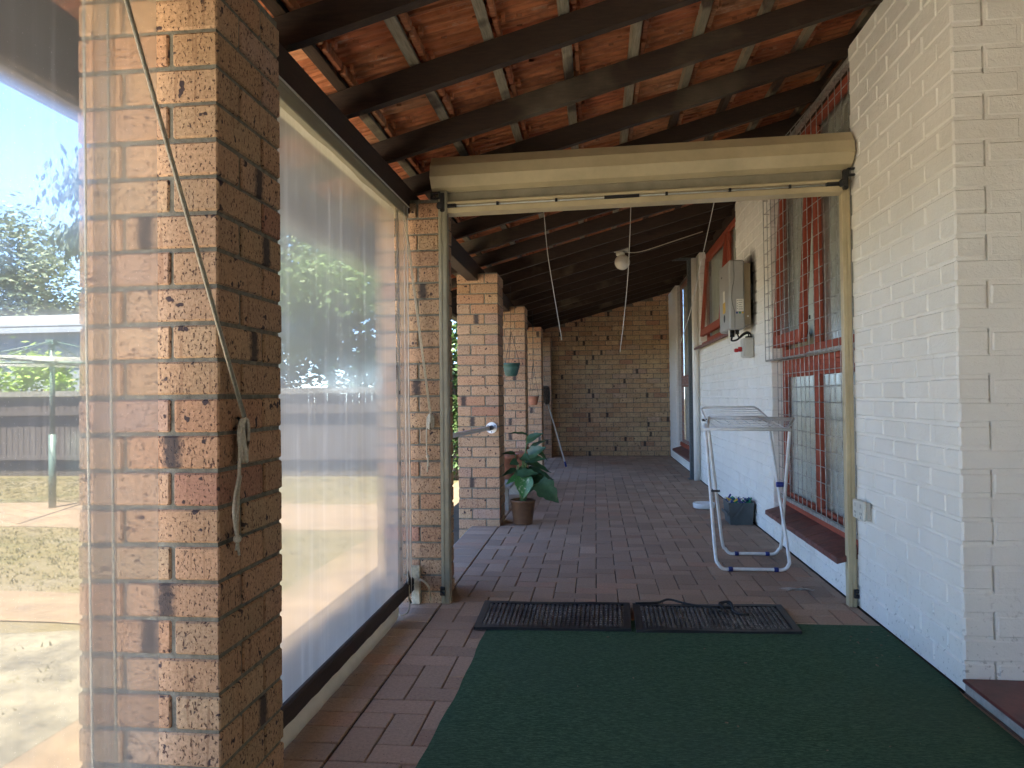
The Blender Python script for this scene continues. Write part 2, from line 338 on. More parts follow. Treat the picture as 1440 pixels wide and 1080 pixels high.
# ------------------------------------------------------------------ mesh building
class MB:
    def __init__(s): s.v = []; s.f = []; s.mi = []; s.c = []; s.l = []; s.uv = {}; s.sm = []
    def face(s, ids, mi=0, c=(1, 1, 1), l=None, sm=False):
        s.f.append(ids); s.mi.append(mi); s.c.append(c); s.l.append(l); s.sm.append(sm)
    def box(s, x0, x1, y0, y1, z0, z1, mi=0, c=(1, 1, 1), bev=0, M_=None, locaxis=None, mark=0, rnd=0, jit=0):
        lo = (x0, y0, z0); hi = (x1, y1, z1)
        b = min(bev, (x1-x0)/2.2, (y1-y0)/2.2, (z1-z0)/2.2) if bev else 0
        base = len(s.v); idx = {}
        jv = [random.uniform(-jit, jit) for _ in range(6)] if jit else [0]*6
        def add(key, p):
            idx[key] = len(s.v)
            if jit:
                cx, cy, cz = (x0+x1)/2, (y0+y1)/2, (z0+z1)/2
                p = (p[0]+jv[0]+(p[1]-cy)*jv[3]*8+(p[2]-cz)*jv[4]*8, p[1]+jv[1]+(p[0]-cx)*jv[5]*8, p[2]+jv[2])
            s.v.append(M_ @ Vector(p) if M_ else Vector(p))
        if b == 0:
            for i in (0, 1):
                for j in (0, 1):
                    for k in (0, 1): add((i, j, k), ((lo, hi)[i][0], (lo, hi)[j][1], (lo, hi)[k][2]))
            F_ = [((0,0,0),(0,0,1),(0,1,1),(0,1,0)), ((1,0,0),(1,1,0),(1,1,1),(1,0,1)), ((0,0,0),(1,0,0),(1,0,1),(0,0,1)),
                  ((0,1,0),(0,1,1),(1,1,1),(1,1,0)), ((0,0,0),(0,1,0),(1,1,0),(1,0,0)), ((0,0,1),(1,0,1),(1,1,1),(0,1,1))]
        else:
            for i in (0, 1):
                for j in (0, 1):
                    for k in (0, 1):
                        P = [(lo, hi)[i][0], (lo, hi)[j][1], (lo, hi)[k][2]]; sg = [1 if t == 0 else -1 for t in (i, j, k)]
                        for a in range(3):
                            q = list(P)
                            for o in range(3):
                                if o != a: q[o] += sg[o]*b
                            add((i, j, k, a), q)
            F_ = []
            for a in range(3):
                o1, o2 = (a+1) % 3, (a+2) % 3
                for d in (0, 1):
                    q = []
                    for (u, w) in ((0, 0), (1, 0), (1, 1), (0, 1)):
                        t = [0, 0, 0]; t[a] = d; t[o1] = u; t[o2] = w; q.append((*t, a))
                    F_.append(tuple(q if d else q[::-1]))
                # edges running along axis a
                for (u, w) in ((0, 0), (1, 0), (1, 1), (0, 1)):
                    t0 = [0, 0, 0]; t0[o1] = u; t0[o2] = w; t1 = list(t0); t0[a] = 0; t1[a] = 1
                    q = [(*t0, o1), (*t1, o1), (*t1, o2), (*t0, o2)]
                    F_.append(tuple(q if (u ^ w) else q[::-1]))
            for i in (0, 1):
                for j in (0, 1):
                    for k in (0, 1):
                        q = [(i, j, k, 0), (i, j, k, 1), (i, j, k, 2)]
                        F_.append(tuple(q if (i+j+k) % 2 else q[::-1]))
        for q in F_:
            ids = [idx[t] for t in q]
            L = None
            if locaxis is not None:
                L = []
                for t in ids:
                    p = s.v[t]; L.append((p[locaxis]-lo[locaxis], p[2]-z0, mark, rnd))
            s.face(ids, mi, c, L)
    def tube(s, pts, r, seg=8, mi=0, c=(1, 1, 1), closed=False, caps=True, rad=None):
        pts = [Vector(p) for p in pts]; n = len(pts); rings = []
        prev = None
        for i, p in enumerate(pts):
            if closed: d = pts[(i+1) % n]-pts[i-1]
            else: d = pts[min(i+1, n-1)]-pts[max(i-1, 0)]
            d.normalize()
            if prev is None:
                a = Vector((0, 0, 1)) if abs(d.z) < .9 else Vector((1, 0, 0))
                u = d.cross(a).normalized()
            else:
                u = (prev-d*prev.dot(d)).normalized()
            prev = u; w = d.cross(u); rr = rad[i] if rad else r
            ring = []
            for k in range(seg):
                t = 2*math.pi*k/seg; ring.append(len(s.v)); s.v.append(p+(u*math.cos(t)+w*math.sin(t))*rr)
            rings.append(ring)
        for i in range(n if closed else n-1):
            a, b = rings[i], rings[(i+1) % n]
            for k in range(seg):
                s.face([a[k], a[(k+1) % seg], b[(k+1) % seg], b[k]], mi, c, None, True)
        if caps and not closed:
            s.face(rings[0][::-1], mi, c); s.face(rings[-1], mi, c)
    def lathe(s, prof, cx, cy, seg=24, mi=0, uv=False, M_=None):
        rings = []
        for r, z in prof:
            ring = []
            for k in range(seg):
                t = 2*math.pi*k/seg; p = Vector((cx+r*math.cos(t), cy+r*math.sin(t), z))
                ring.append(len(s.v)); s.v.append(M_ @ p if M_ else p)
            rings.append(ring)
        for i in range(len(rings)-1):
            a, b = rings[i], rings[i+1]
            for k in range(seg):
                k2 = (k+1) % seg
                if uv:
                    rm = .1; u0, u1 = 2*math.pi*k/seg*rm, 2*math.pi*(k+1)/seg*rm
                    s.uv[len(s.f)] = [(u0, prof[i][1]), (u1, prof[i][1]), (u1, prof[i+1][1]), (u0, prof[i+1][1])]
                s.face([a[k], a[k2], b[k2], b[k]], mi, (1, 1, 1), None, True)
    def prism(s, poly, a, b, axis, mi=0, M_=None):
        """poly: 2-D outline, extruded from a to b along axis; the outline lies on the other two axes in x,y,z order"""
        n = len(poly); base = len(s.v)
        for t in (a, b):
            for (u, w) in poly:
                p = {0: (t, u, w), 1: (u, t, w), 2: (u, w, t)}[axis]
                s.v.append(M_ @ Vector(p) if M_ else Vector(p))
        s.face([base+i for i in range(n)][::-1], mi); s.face([base+n+i for i in range(n)], mi)
        for i in range(n):
            j = (i+1) % n; s.face([base+i, base+j, base+n+j, base+n+i], mi)
    def sphere(s, c, r, seg=20, rings=12, mi=0, sc_=(1, 1, 1)):
        prof = []
        for i in range(rings+1):
            t = math.pi*i/rings; prof.append((r*math.sin(t)+1e-5, -r*math.cos(t)))
        s.lathe(prof, 0, 0, seg, mi, M_=Matrix.Translation(c) @ Matrix.Diagonal((*sc_, 1)))
    def build(s, name, mats, parent=None, fixn=False):
        me = bpy.data.meshes.new(name); me.from_pydata([tuple(v) for v in s.v], [], s.f)
        for m in (mats if isinstance(mats, (list, tuple)) else [mats]): me.materials.append(M[m])
        me.polygons.foreach_set('material_index', s.mi)
        me.polygons.foreach_set('use_smooth', s.sm)
        if any(c != (1, 1, 1) for c in s.c):
            at = me.color_attributes.new('bcol', 'FLOAT_COLOR', 'CORNER'); d = []
            for f, c in zip(s.f, s.c): d += [c[0], c[1], c[2], 1]*len(f)
            at.data.foreach_set('color', d)
        if any(l for l in s.l):
            at = me.color_attributes.new('bloc', 'FLOAT_COLOR', 'CORNER'); d = []
            for f, L in zip(s.f, s.l):
                for i in range(len(f)): d += list(L[i]) if L else [0, 0, 0, 0]
            at.data.foreach_set('color', d)
        if s.uv:
            u = me.uv_layers.new(name='UVMap'); k = 0
            for fi, f in enumerate(s.f):
                q = s.uv.get(fi)
                for i in range(len(f)):
                    u.data[k].uv = q[i] if q else (0, 0); k += 1
        o = bpy.data.objects.new(name, me); col.objects.link(o)
        if parent: o.parent = parent; o.matrix_parent_inverse = Matrix.Translation(parent.location).inverted()
        return o
def tag(o, label=None, cat=None, group=None, kind=None):
    if label: o['label'] = label
    if cat: o['category'] = cat
    if group: o['group'] = group
    if kind: o['kind'] = kind
    return o
def thing(name, loc, label, cat, group=None):
    o = bpy.data.objects.new(name, None); col.objects.link(o); o.location = loc; o.empty_display_size = .1
    return tag(o, label, cat, group)
def curve_pts(ctrl, n=8):
    """Catmull-Rom through the control points"""
    P = [Vector(p) for p in ctrl]; P = [P[0]*2-P[1]]+P+[P[-1]*2-P[-2]]; out = []
    for i in range(1, len(P)-2):
        for k in range(n):
            t = k/n; a, b, c, d = P[i-1], P[i], P[i+1], P[i+2]
            out.append(.5*((2*b)+(-a+c)*t+(2*a-5*b+4*c-d)*t*t+(-a+3*b-3*c+d)*t**3))
    out.append(P[-2]); return out

# ------------------------------------------------------------------ brickwork
CH = .086
def bcolr():
    r = random.random()
    if r < .56: c = (.50, .325, .195)
    elif r < .78: c = (.48, .295, .17)
    elif r < .90: c = (.46, .255, .145)
    elif r < .96: c = (.47, .30, .215)
    else: c = (.40, .20, .13)
    k = random.uniform(.86, 1.1)
    return tuple(min(.75, x*k*random.uniform(.97, 1.03)) for x in c)
def face_brick(mb, x0, x1, y0, y1, z0, z1, ax, tint=(.93, .93, .93)):
    L = (x1-x0, y1-y0)[ax]
    mark = random.uniform(.06, L-.03) if random.random() < .10 and L > .15 else (.05 if random.random() < .02 else 0)
    mb.box(x0, x1, y0, y1, z0, z1, 0, tuple(p*q for p, q in zip(bcolr(), tint)), .004, None, ax, mark, random.random(), .0012)
def pillar(xr, yf, zb, zt, zoff, label, depth=.35):
    mb = MB(); w = .35; xl = xr-w; e = .006
    mb.box(xl+e, xr-e, yf+e, yf+depth-e, zb, zt-.004, 1, (.99, .99, .99))
    k0 = math.floor((zb-zoff)/CH); z = zoff+k0*CH; k = k0
    while z < zt-.02:
        a, b = z+.005, z+CH-.005
        a = max(a, zb); b = min(b, zt)
        S, Hh, J = .23, .11, .01
        x0, x1, y0, y1 = xl, xr, yf, yf+depth
        if k % 2:     # pinwheel one way
            face_brick(mb, x0, x0+S, y0, y0+Hh, a, b, 0); face_brick(mb, x0+S+J, x1, y0, min(y0+S, y1), a, b, 1)
            if depth > .3:
                face_brick(mb, x0+Hh+J, x1, y1-Hh, y1, a, b, 0); face_brick(mb, x0, x0+Hh, y0+Hh+J, y1, a, b, 1)
        else:
            face_brick(mb, x0+Hh+J, x1, y0, y0+Hh, a, b, 0); face_brick(mb, x0, x0+Hh, y0, min(y0+S, y1), a, b, 1)
            if depth > .3:
                face_brick(mb, x0, x0+S, y1-Hh, y1, a, b, 0); face_brick(mb, x0+S+J, x1, y0+Hh+J, y1, a, b, 1)
        z += CH; k += 1
    o = mb.build('brick_pillar', ['brick', 'mortar'])
    return tag(o, label, 'brick pillar', 'face brick pillars along the open side of the verandah')
pillar(-.867, 1.642, -.15, 2.14, .058, 'large nearest brick pillar with a cord tied to its side, in front left')
pillar(-.815, 3.88, -.15, 2.14, .058, 'brick pillar behind the clear blind beside the beige guide post, wound cord on it')
pillar(-.802, 6.20, -.15, 2.13, .058, 'brick pillar with the handrail fixed to its front, wicker pot plant at its foot')
pillar(-.797, 8.55, -.15, 2.13, .058, 'brick pillar directly behind the hanging green pot')
pillar(-.782, 10.95, -.15, 2.10, .058, 'brick pillar directly behind the small hanging terracotta pot')
pillar(-.770, 13.12, -.15, 2.12, .058, 'farthest brick pillar, standing against the brick end wall behind the mop', depth=.325)

RAF = lambda x: 2.225+.276*(x+.971)           # underside of the rafters
# far brick wall
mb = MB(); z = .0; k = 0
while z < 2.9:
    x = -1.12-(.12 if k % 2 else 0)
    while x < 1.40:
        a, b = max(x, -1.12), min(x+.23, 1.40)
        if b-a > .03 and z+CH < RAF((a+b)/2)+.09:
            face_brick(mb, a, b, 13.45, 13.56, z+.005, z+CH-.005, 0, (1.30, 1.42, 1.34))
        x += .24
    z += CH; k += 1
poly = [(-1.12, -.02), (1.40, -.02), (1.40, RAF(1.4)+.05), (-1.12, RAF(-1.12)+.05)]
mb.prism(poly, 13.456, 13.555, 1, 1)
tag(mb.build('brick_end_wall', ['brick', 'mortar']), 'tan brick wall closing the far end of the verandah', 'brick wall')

# ------------------------------------------------------------------ house (white painted brick)
house = thing('house', (1.9, 5, 0), 'white painted brick house wall with red brown windows along the right side', 'house')
WX = 1.31
def pbrick(mb, *b):
    mb.box(*b, 0, (1, 1, 1), random.uniform(.006, .010), None, None, 0, 0, .0016)
def wall_y(mb, y0, y1, z0, z1, near_corner=False, Xf=WX, D=.11, start=None):
    """left-facing wall piece along Y"""
    k0 = math.ceil((z0-.018-CH*.5)/CH)
    for k in range(-1, 45):
        a, b = .018+k*CH+.004, .018+(k+1)*CH-.004
        if b < z0+.015 or a > z1-.015: continue
        a = max(a, z0); b = min(b, z1)
        y = (start if start is not None else y0)
        if k % 2: y -= .12
        while y < y1:
            p, q = max(y, y0), min(y+.232, y1)
            if q-p > .03: pbrick(mb, Xf, Xf+D, p, q, a, b)
            y += .24
    mb.box(Xf+.0055, Xf+D-.004, y0+.0055, y1-.0055, z0, z1-.002, 1)
mb = MB()
S0 = 2.872
wall_y(mb, S0, 3.97, 0, 2.86, start=S0)
wall_y(mb, 3.972, 5.756, 0, .235, start=S0)
wall_y(mb, 5.76, 7.09, 0, 2.86, start=S0)
wall_y(mb, 7.092, 9.50, 0, 1.66, start=S0)
wall_y(mb, 9.502, 9.98, 0, 2.86, start=S0)
wall_y(mb, 9.982, 12.33, 0, .215, start=S0)
wall_y(mb, 12.34, 13.45, 0, 2.86, start=S0)
mb.build('wall', ['paint', 'paint'], house)
mb = MB()
for k in range(-1, 38):      # camera-facing return at the near corner
    a, b = max(0, .018+k*CH+.004), .018+(k+1)*CH-.004
    if b < .02: continue
    x = WX+.12 if k % 2 == 0 else WX+.24
    if k % 2 == 0: xs = [WX+.118]
    else: xs = [WX+.004]
    # even courses show the end of the side wall's stretcher as a header
    x = WX+.118 if k % 2 else WX+.118
    n0 = 0
    if k % 2:
        # stretcher starts at corner (the side wall shows a header here)
        pbrick(mb, WX+.0012, WX+.232, S0+.0005, S0+.108, a, b); x = WX+.24
    while x < 3.4:
        pbrick(mb, x, min(x+.232, 3.4), S0+.0005, S0+.108, a, b); x += .24
mb.box(WX+.113, 3.4, S0+.0038, S0+.104, 0, 3.2, 1)
mb.build('return_wall', ['paint', 'paint'], house)
mb = MB()
mb.box(2.7, 2.9, -3.2, 2.869, -.1, 3.5)  # unseen wall, added to cut the light reaching the return wall
mb.build('light_blocker_side', 'paint', house)
mb = MB(); mb.box(-1.0, 2.7, -2.6, -2.4, -.1, 3.5); mb.build('light_blocker_back', 'paint', house)  # added behind the camera, out of view, to block light from the rear
# interior darkness behind the curtains
mb = MB(); mb.box(1.9, 2.0, 3.0, 13.5, -.1, 3.2); mb.build('interior_wall', 'concrete', house)
# red step
mb = MB(); mb.box(1.312, 3.39, .2, 2.868, .0, .036, 1); mb.box(1.300, 3.39, .2, 2.866, .0365, .050, 0, bev=.004)
mb.build('doorstep', ['redstep', 'concrete'], house)

def grid_mesh(mb, origin, U, V, nu, nv, r, skipu=()):
    o = Vector(origin); U = Vector(U); V = Vector(V)
    for i in range(nu+1):
        if i in skipu: continue
        p = o+U*(i/nu); mb.tube([p, p+V], r, 4, caps=False)
    nrm = U.cross(V).normalized()*r*1.6
    for j in range(nv+1):
        p = o+V*(j/nv)-nrm*0; q = p+nrm; mb.tube([q, q+U], r, 4, caps=False)
def pane_at(mb, y0, y1, z0, z1, x=1.412, M_=None):
    b = len(mb.v); P = [Vector((x, y0, z0)), Vector((x, y1, z0)), Vector((x, y1, z1)), Vector((x, y0, z1))]
    mb.v += [M_ @ p if M_ else p for p in P]; mb.face([b, b+1, b+2, b+3])
def curtain(y0, y1, z0, z1, x, parent, amp=.02):
    mb = MB(); n = int((y1-y0)/.012); ids = []
    ph = [random.uniform(0, 6) for _ in range(4)]
    for i in range(n+1):
        y = y0+(y1-y0)*i/n
        dx = amp*(math.sin(y*55+ph[0])+.6*math.sin(y*93+ph[1])+.4*math.sin(y*23+ph[2]))
        r = []
        for z in (z0, (z0+z1)/2, z1): r.append(len(mb.v)); mb.v.append(Vector((x+dx*(1.0 if z < z1 else .7), y, z)))
        ids.append(r)
    for i in range(n):
        for j in range(2): mb.face([ids[i][j], ids[i+1][j], ids[i+1][j+1], ids[i][j+1]], sm=True)
    return mb.build('curtain', 'curtain', parent)
def sill(y0, y1, xo, xi, zo, zi, parent, n):
    mb = MB(); L = (y1-y0)/n
    for i in range(n):
        a = y0+i*L+.0025; b = y0+(i+1)*L-.0025
        j = random.uniform(-.001, .001)
        mb.prism([(xo, zo-.028+j), (xi, zi-.03+j), (xi, zi+j), (xo+.012, zo+.004+j), (xo+.003, zo+j), (xo, zo-.006+j)], a, b, 1)
    mb.prism([(xo+.006, zo-.026), (xi, zi-.032), (xi, zi-.003), (xo+.01, zo-.002)], y0+.003, y1-.003, 1)
    return mb.build('sill', 'redtile', parent)
def frame_piece(mb, y0, y1, z0, z1, x0=1.392, x1=1.425): mb.box(x0, x1, y0, y1, z0, z1, bev=.004)

# window beside the guide post: tall window, upper part with an opened sash
w1 = mb = MB()
frame_piece(mb, 3.974, 4.03, .33, 2.83); frame_piece(mb, 5.695, 5.752, .33, 2.83)
frame_piece(mb, 4.03, 5.695, 2.765, 2.83); frame_piece(mb, 4.03, 5.695, .30, .36)
frame_piece(mb, 4.03, 5.695, 1.20, 1.26, 1.390, 1.4245); frame_piece(mb, 4.03, 5.695, 1.285, 1.40, 1.387, 1.426)
frame_piece(mb, 4.03, 5.695, 1.255, 1.29, 1.398, 1.424)
frame_piece(mb, 4.86, 4.94, .36, 1.20, 1.389, 1.4235); frame_piece(mb, 4.84, 4.93, 1.40, 2.765, 1.3885, 1.4235)
frame_piece(mb, 3.975, 5.75, .262, .322, 1.36, 1.44)
win1 = mb.build('window', 'red', house)
for (a, b, c, d) in ((4.03, 4.86, .36, 1.20), (4.94, 5.695, .36, 1.20), (4.03, 4.84, 1.40, 2.765)):
    mb = MB(); pane_at(mb, a-.005, b+.005, c-.005, d+.005); mb.build('pane', 'glass', win1)
# opened sash hinged at the mullion
def awning(y0, y1, z0, z1, ang, xin, parent):
    """top-hung sash opened outwards at the bottom"""
    T = Matrix.Translation((xin, 0, z1)) @ Matrix.Rotation(ang, 4, 'Y')
    mb = MB(); h = z0-z1
    for (a, b, c, d) in ((y0, y0+.05, h, 0), (y1-.05, y1, h, 0), (y0+.05, y1-.05, h, h+.085), (y0+.05, y1-.05, -.05, 0)):
        mb.box(-.045, 0, a, b, c, d, bev=.003, M_=T)
    sh_ = mb.build('sash', 'red', parent)
    mb = MB(); pane_at(mb, y0+.048, y1-.048, h+.082, -.048, -.022, T); mb.build('pane', 'glass', parent)
awning(4.945, 5.685, 1.412, 2.758, R(3.0), 1.422, win1)
mb = MB(); mb.tube([(1.37, 4.97, 1.46), (1.345, 4.98, 1.60), (1.35, 4.99, 1.62)], .008, 6); mb.box(1.345, 1.38, 4.965, 4.985, 1.56, 1.585); mb.build('window_stay', 'black', win1)
curtain(3.98, 5.74, .33, 2.82, 1.462, win1, .011)
sill(3.975, 5.60, 1.215, 1.375, .238, .285, win1, 14)
# security grilles
mb = MB(); GX = 1.352
grid_mesh(mb, (GX, 3.99, .345), (0, 1.745, 0), (0, 0, .975), 17, 10, .0027)
mb.box(GX-.012, GX+.004, 3.975, 5.75, .322, .345)
mb.box(GX-.012, GX-.004, 3.975, 4.93, 1.318, 1.345)
mb.build('security_grille', 'wire', win1)
mb = MB()
a0 = Vector((1.353, 3.99, 1.33)); a1 = Vector((1.275, 5.775, 1.33))
grid_mesh(mb, a0, a1-a0, (0, 0, 1.50), 18, 15, .0027)
grid_mesh(mb, a1+Vector((0, 0, .001)), Vector((1.365, 5.775, 1.331))-a1, (0, 0, 1.50), 1, 15, .0027)
mb.tube([a0, a1, (1.365, 5.775, 1.33)], .004, 5)
grid_mesh(mb, a0+Vector((.001, .002, -.003)), a1-a0, (.09, 0, 0), 18, 1, .0024)
for zz in (2.83,): mb.box(1.35, 1.38, 3.99, 5.75, 2.832, 2.86)
mb.build('security_grille', 'wire', win1)
# dark timber plate above the openings
for (a_, b_) in ((3.972, 5.757), (7.092, 9.50), (9.985, 12.335)):
    mb = MB(); mb.box(1.385, 1.43, a_, b_, 2.832, 2.93); mb.build('head_plate', 'rafter', house)

# second window, high sill, with an open sash
mb = MB()
frame_piece(mb, 7.094, 7.15, 1.72, 2.83); frame_piece(mb, 9.44, 9.497, 1.72, 2.83); frame_piece(mb, 7.15, 9.44, 2.77, 2.83)
frame_piece(mb, 7.15, 9.44, 1.72, 1.78); frame_piece(mb, 7.93, 8.01, 1.78, 2.77, 1.389, 1.4235)
frame_piece(mb, 7.095, 9.496, 1.675, 1.722, 1.33, 1.43)
win2 = mb.build('window', 'red', house)
mb = MB(); pane_at(mb, 7.145, 7.935, 1.775, 2.775); mb.build('pane', 'glass', win2)
awning(8.02, 9.43, 1.79, 2.76, R(4.5), 1.42, win2)
curtain(7.1, 9.48, 1.70, 2.82, 1.455, win2, .01)
sill(7.06, 9.53, 1.235, 1.345, 1.662, 1.70, win2, 10)
# third window beyond the steel post
mb = MB()
frame_piece(mb, 9.985, 10.04, .33, 2.83); frame_piece(mb, 12.27, 12.335, .33, 2.83); frame_piece(mb, 10.04, 12.27, 2.765, 2.83)
frame_piece(mb, 10.04, 12.27, .30, .36); frame_piece(mb, 10.04, 12.27, 1.20, 1.38); frame_piece(mb, 11.3, 11.38, .36, 1.2, 1.389, 1.4235); frame_piece(mb, 11.1, 11.18, 1.38, 2.765, 1.389, 1.4235)
frame_piece(mb, 9.99, 12.33, .262, .322, 1.36, 1.44)
win3 = mb.build('window', 'red', house)
for (a, b, c, d) in ((10.04, 11.3, .36, 1.2), (11.38, 12.27, .36, 1.2), (10.04, 11.1, 1.38, 2.765), (11.18, 12.27, 1.38, 2.765)):
    mb = MB(); pane_at(mb, a-.004, b+.004, c-.004, d+.004); mb.build('pane', 'glass', win3)
curtain(9.99, 12.33, .33, 2.82, 1.455, win3, .01)
sill(9.99, 12.16, 1.215, 1.375, .220, .268, win3, 16)
mb = MB(); grid_mesh(mb, (1.35, 10.0, .34), (0, 2.32, 0), (0, 0, 2.48), 23, 25, .0027); mb.build('security_grille', 'wire', win3)
# downpipe
mb = MB(); mb.tube([(1.262, 9.60, .0), (1.262, 9.60, 2.80)], .038, 12); mb.box(1.26, 1.31, 9.585, 9.615, .08, .10)
mb.build('downpipe', 'paint', house)

# ------------------------------------------------------------------ paving
mb = MB(); PW = .115
def pcol():
    r = random.random(); c = (.40, .275, .195) if r < .5 else (.36, .25, .18) if r < .75 else (.44, .31, .22) if r < .9 else (.41, .255, .175)
    k = random.uniform(.85, 1.12); return tuple(x*k for x in c)
def paver(x0, x1, y0, y1, top=0.0):
    dz = random.uniform(-.0018, .0010); ti = random.uniform(-.006, .006); tj = random.uniform(-.006, .006)
    Mx = Matrix.Translation(((x0+x1)/2, (y0+y1)/2, top+dz)) @ Matrix.Rotation(ti, 4, 'X') @ Matrix.Rotation(tj, 4, 'Y') @ Matrix.Rotation(random.uniform(-.006, .006), 4, 'Z')
    hx, hy = (x1-x0)/2, (y1-y0)/2; g = .0022
    mb.box(-hx+g, hx-g, -hy+g, hy-g, -.05, 0, 0, pcol(), .003, Mx)
X0, X1, Y0, Y1 = -.812, 1.305, -3.0, 13.45
nx = int((X1-X0)/PW)+3; ny = int((Y1-Y0)/PW)+2
for i in range(-2, nx):
    for j in range(-2, ny):
        d = (i-j) % 4; x = X0+i*PW; y = Y0+j*PW
        if d == 0: b = (x, x+2*PW, y, y+PW)
        elif d == 3: b = (x, x+PW, y, y+2*PW)
        else: continue
        a = (max(b[0], X0), min(b[1], X1), max(b[2], Y0), min(b[3], Y1))
        if a[1]-a[0] > .02 and a[3]-a[2] > .02: paver(*a)
y = Y0
while y < Y1-.02:
    if not any(p-.002 < y+.05 < p+.33 for p in (1.66, 3.90, 6.22, 8.57, 10.97, 13.14)): paver(-1.045, -.817, y, y+PW, -.001)
    y += PW
# near porch side (right of the wall corner) pavers, under the carpet and the step
mb.box(1.306, 3.39, -3.0, 2.868, -.06, -.002, 0, (.2, .13, .1))
tag(mb.build('verandah_paving', 'paver'), 'reddish brown clay pavers', kind='structure')
mb = MB(); mb.box(-1.04, 3.39, -3.0, 13.44, -.14, -.010); tag(mb.build('paving_bed', 'joint'), kind='structure')
mb = MB(); mb.box(-1.055, -1.046, -3.0, 13.44, -.16, -.012); tag(mb.build('paving_edge', 'concrete'), kind='structure')

# ------------------------------------------------------------------ roof
roof = thing('verandah_roof', (0, 5, 2.2), 'sloping terracotta tiled verandah roof on dark timber rafters and battens', 'roof')
SL = .276
mb = MB(); mb.box(-1.065, -.971, -3.0, 13.44, 2.062, 2.205, bev=.003); mb.build('eave_beam', 'beam', roof)
ry = [2.335+.5965*k for k in range(-9, 19)]
for i, y in enumerate(ry):
    if y > 13.42: break
    xr = 5.0 if y < 2.8 else 1.9
    x0 = -1.52
    dz = random.uniform(-.004, .004)
    mb = MB()
    P = [(x0, RAF(x0)+.02), (-.93, RAF(-.93)+.0), (-.60, RAF(-.60)), (xr, RAF(xr)), (xr, RAF(xr)+.108), (x0, RAF(x0)+.108)]
    P[0] = (x0, RAF(x0)+.035)
    mb.prism([(a, b+dz) for a, b in P], y-.042, y, 1)
    mb.build('rafter', 'rafter', roof)
bx = [-1.30+.3*k for k in range(0, 22)]
for i, x in enumerate(bx):
    z = RAF(x)+.110
    mb = MB(); y = -3.0; L = 17.0
    sl = math.atan(SL)
    Mx = Matrix.Translation((x, 0, z)) @ Matrix.Rotation(-sl, 4, 'Y')
    mb.box(-.021, .021, -3.0, 13.44, .001, .034, bev=.002, M_=Mx)
    mb.build('batten', 'batten_pale' if i in (2, 3, 4, 5) else 'batten', roof)
# tiles
mb = MB(); TW = .203
prof = [(0, .016), (.012, .016), (.018, .000), (.044, .000), (.048, -.010), (.056, -.010), (.060, .000), (.096, .0), (.100, -.009), (.106, -.009), (.110, .000), (.142, .000), (.146, -.010), (.154, -.010), (.158, 0), (.180, 0), (.186, .012), (.198, .022), (.210, .022)]
for i, x in enumerate(bx):
    rows_detail = x < 1.75
    if not rows_detail: continue
    xa, xb = x-.055, x+.30+.012
    if i == 0: xa = x-.30
    y = -3.0+(TW/2 if i % 2 else 0)
    while y < 13.42:
        g = random.uniform(.72, 1.15); t = random.random()
        base = (.50, .18, .075) if t < .6 else (.42, .135, .06) if t < .8 else (.56, .26, .13)
        c = tuple(q*g for q in base)
        ja, jb = random.uniform(-.004, .004), random.uniform(-.003, .003)
        y1 = min(y+TW, 13.44)
        za = RAF(xa)+.110+.034+.030+ja; zb = RAF(xb)+.110+.034+.004+jb
        lowr, upr = [], []
        for (p, h) in prof:
            yy = min(y+p, y1)
            lowr.append([len(mb.v)+0, len(mb.v)+1, len(mb.v)+2, len(mb.v)+3])
            mb.v += [Vector((xa, yy, za-h*.0+h)), Vector((xb, yy, zb+h)), Vector((xa, yy, za+h+.013)), Vector((xb, yy, zb+h+.013))]
        for q in range(len(prof)-1):
            A, B = lowr[q], lowr[q+1]
            mb.face([A[0], A[1], B[1], B[0]], 0, c); mb.face([A[2], B[2], B[3], A[3]], 0, c)
            mb.face([A[0], B[0], B[2], A[2]], 0, c)
        # hooking nib strip just up-slope of the batten
        zz = RAF(x+.036)+.110+.034
        mb.box(x+.026, x+.048, y+.012, y+TW-.02, zz-.022+random.uniform(-.003, .003), zz+.012, 0, tuple(q*.8 for q in c), .003)
        mb.box(x+.060, x+.072, y+.03, y+.06, zz-.004, zz+.02, 0, c)
        for q in range(3):      # small moulded ticks
            xx = x+random.uniform(.10, .27); z2 = RAF(xx)+.110+.034+.012; yy = y+random.choice((.035, .085, .155))
            mb.box(xx, xx+.022, yy, yy+.004, z2-.006, z2+.006, 0, tuple(w_*.6 for w_ in c))
        y += TW
mb.prism([(1.75, RAF(1.75)+.18), (5.2, RAF(5.2)+.18), (5.2, RAF(5.2)+.22), (1.75, RAF(1.75)+.22)], -3.0, 13.44, 1)
for f in range(len(mb.c)):
    if mb.c[f] == (1, 1, 1): mb.c[f] = (.38, .14, .06)
mb.build('roof_tiles', 'tile', roof)
# eave gutter and its board
mb = MB(); mb.box(-1.545, -1.522, -3.0, 13.44, 1.985, 2.222); mb.build('fascia_board', 'beam', roof)
mb = MB()
pr = [(-1.547, 2.075), (-1.547, 1.975), (-1.60, 1.968), (-1.655, 1.985), (-1.668, 2.075), (-1.662, 2.075), (-1.650, 1.992), (-1.60, 1.975), (-1.553, 1.981), (-1.553, 2.075)]
mb.prism(pr, -3.0, 13.44, 1); mb.build('gutter', 'guttergrey', roof)
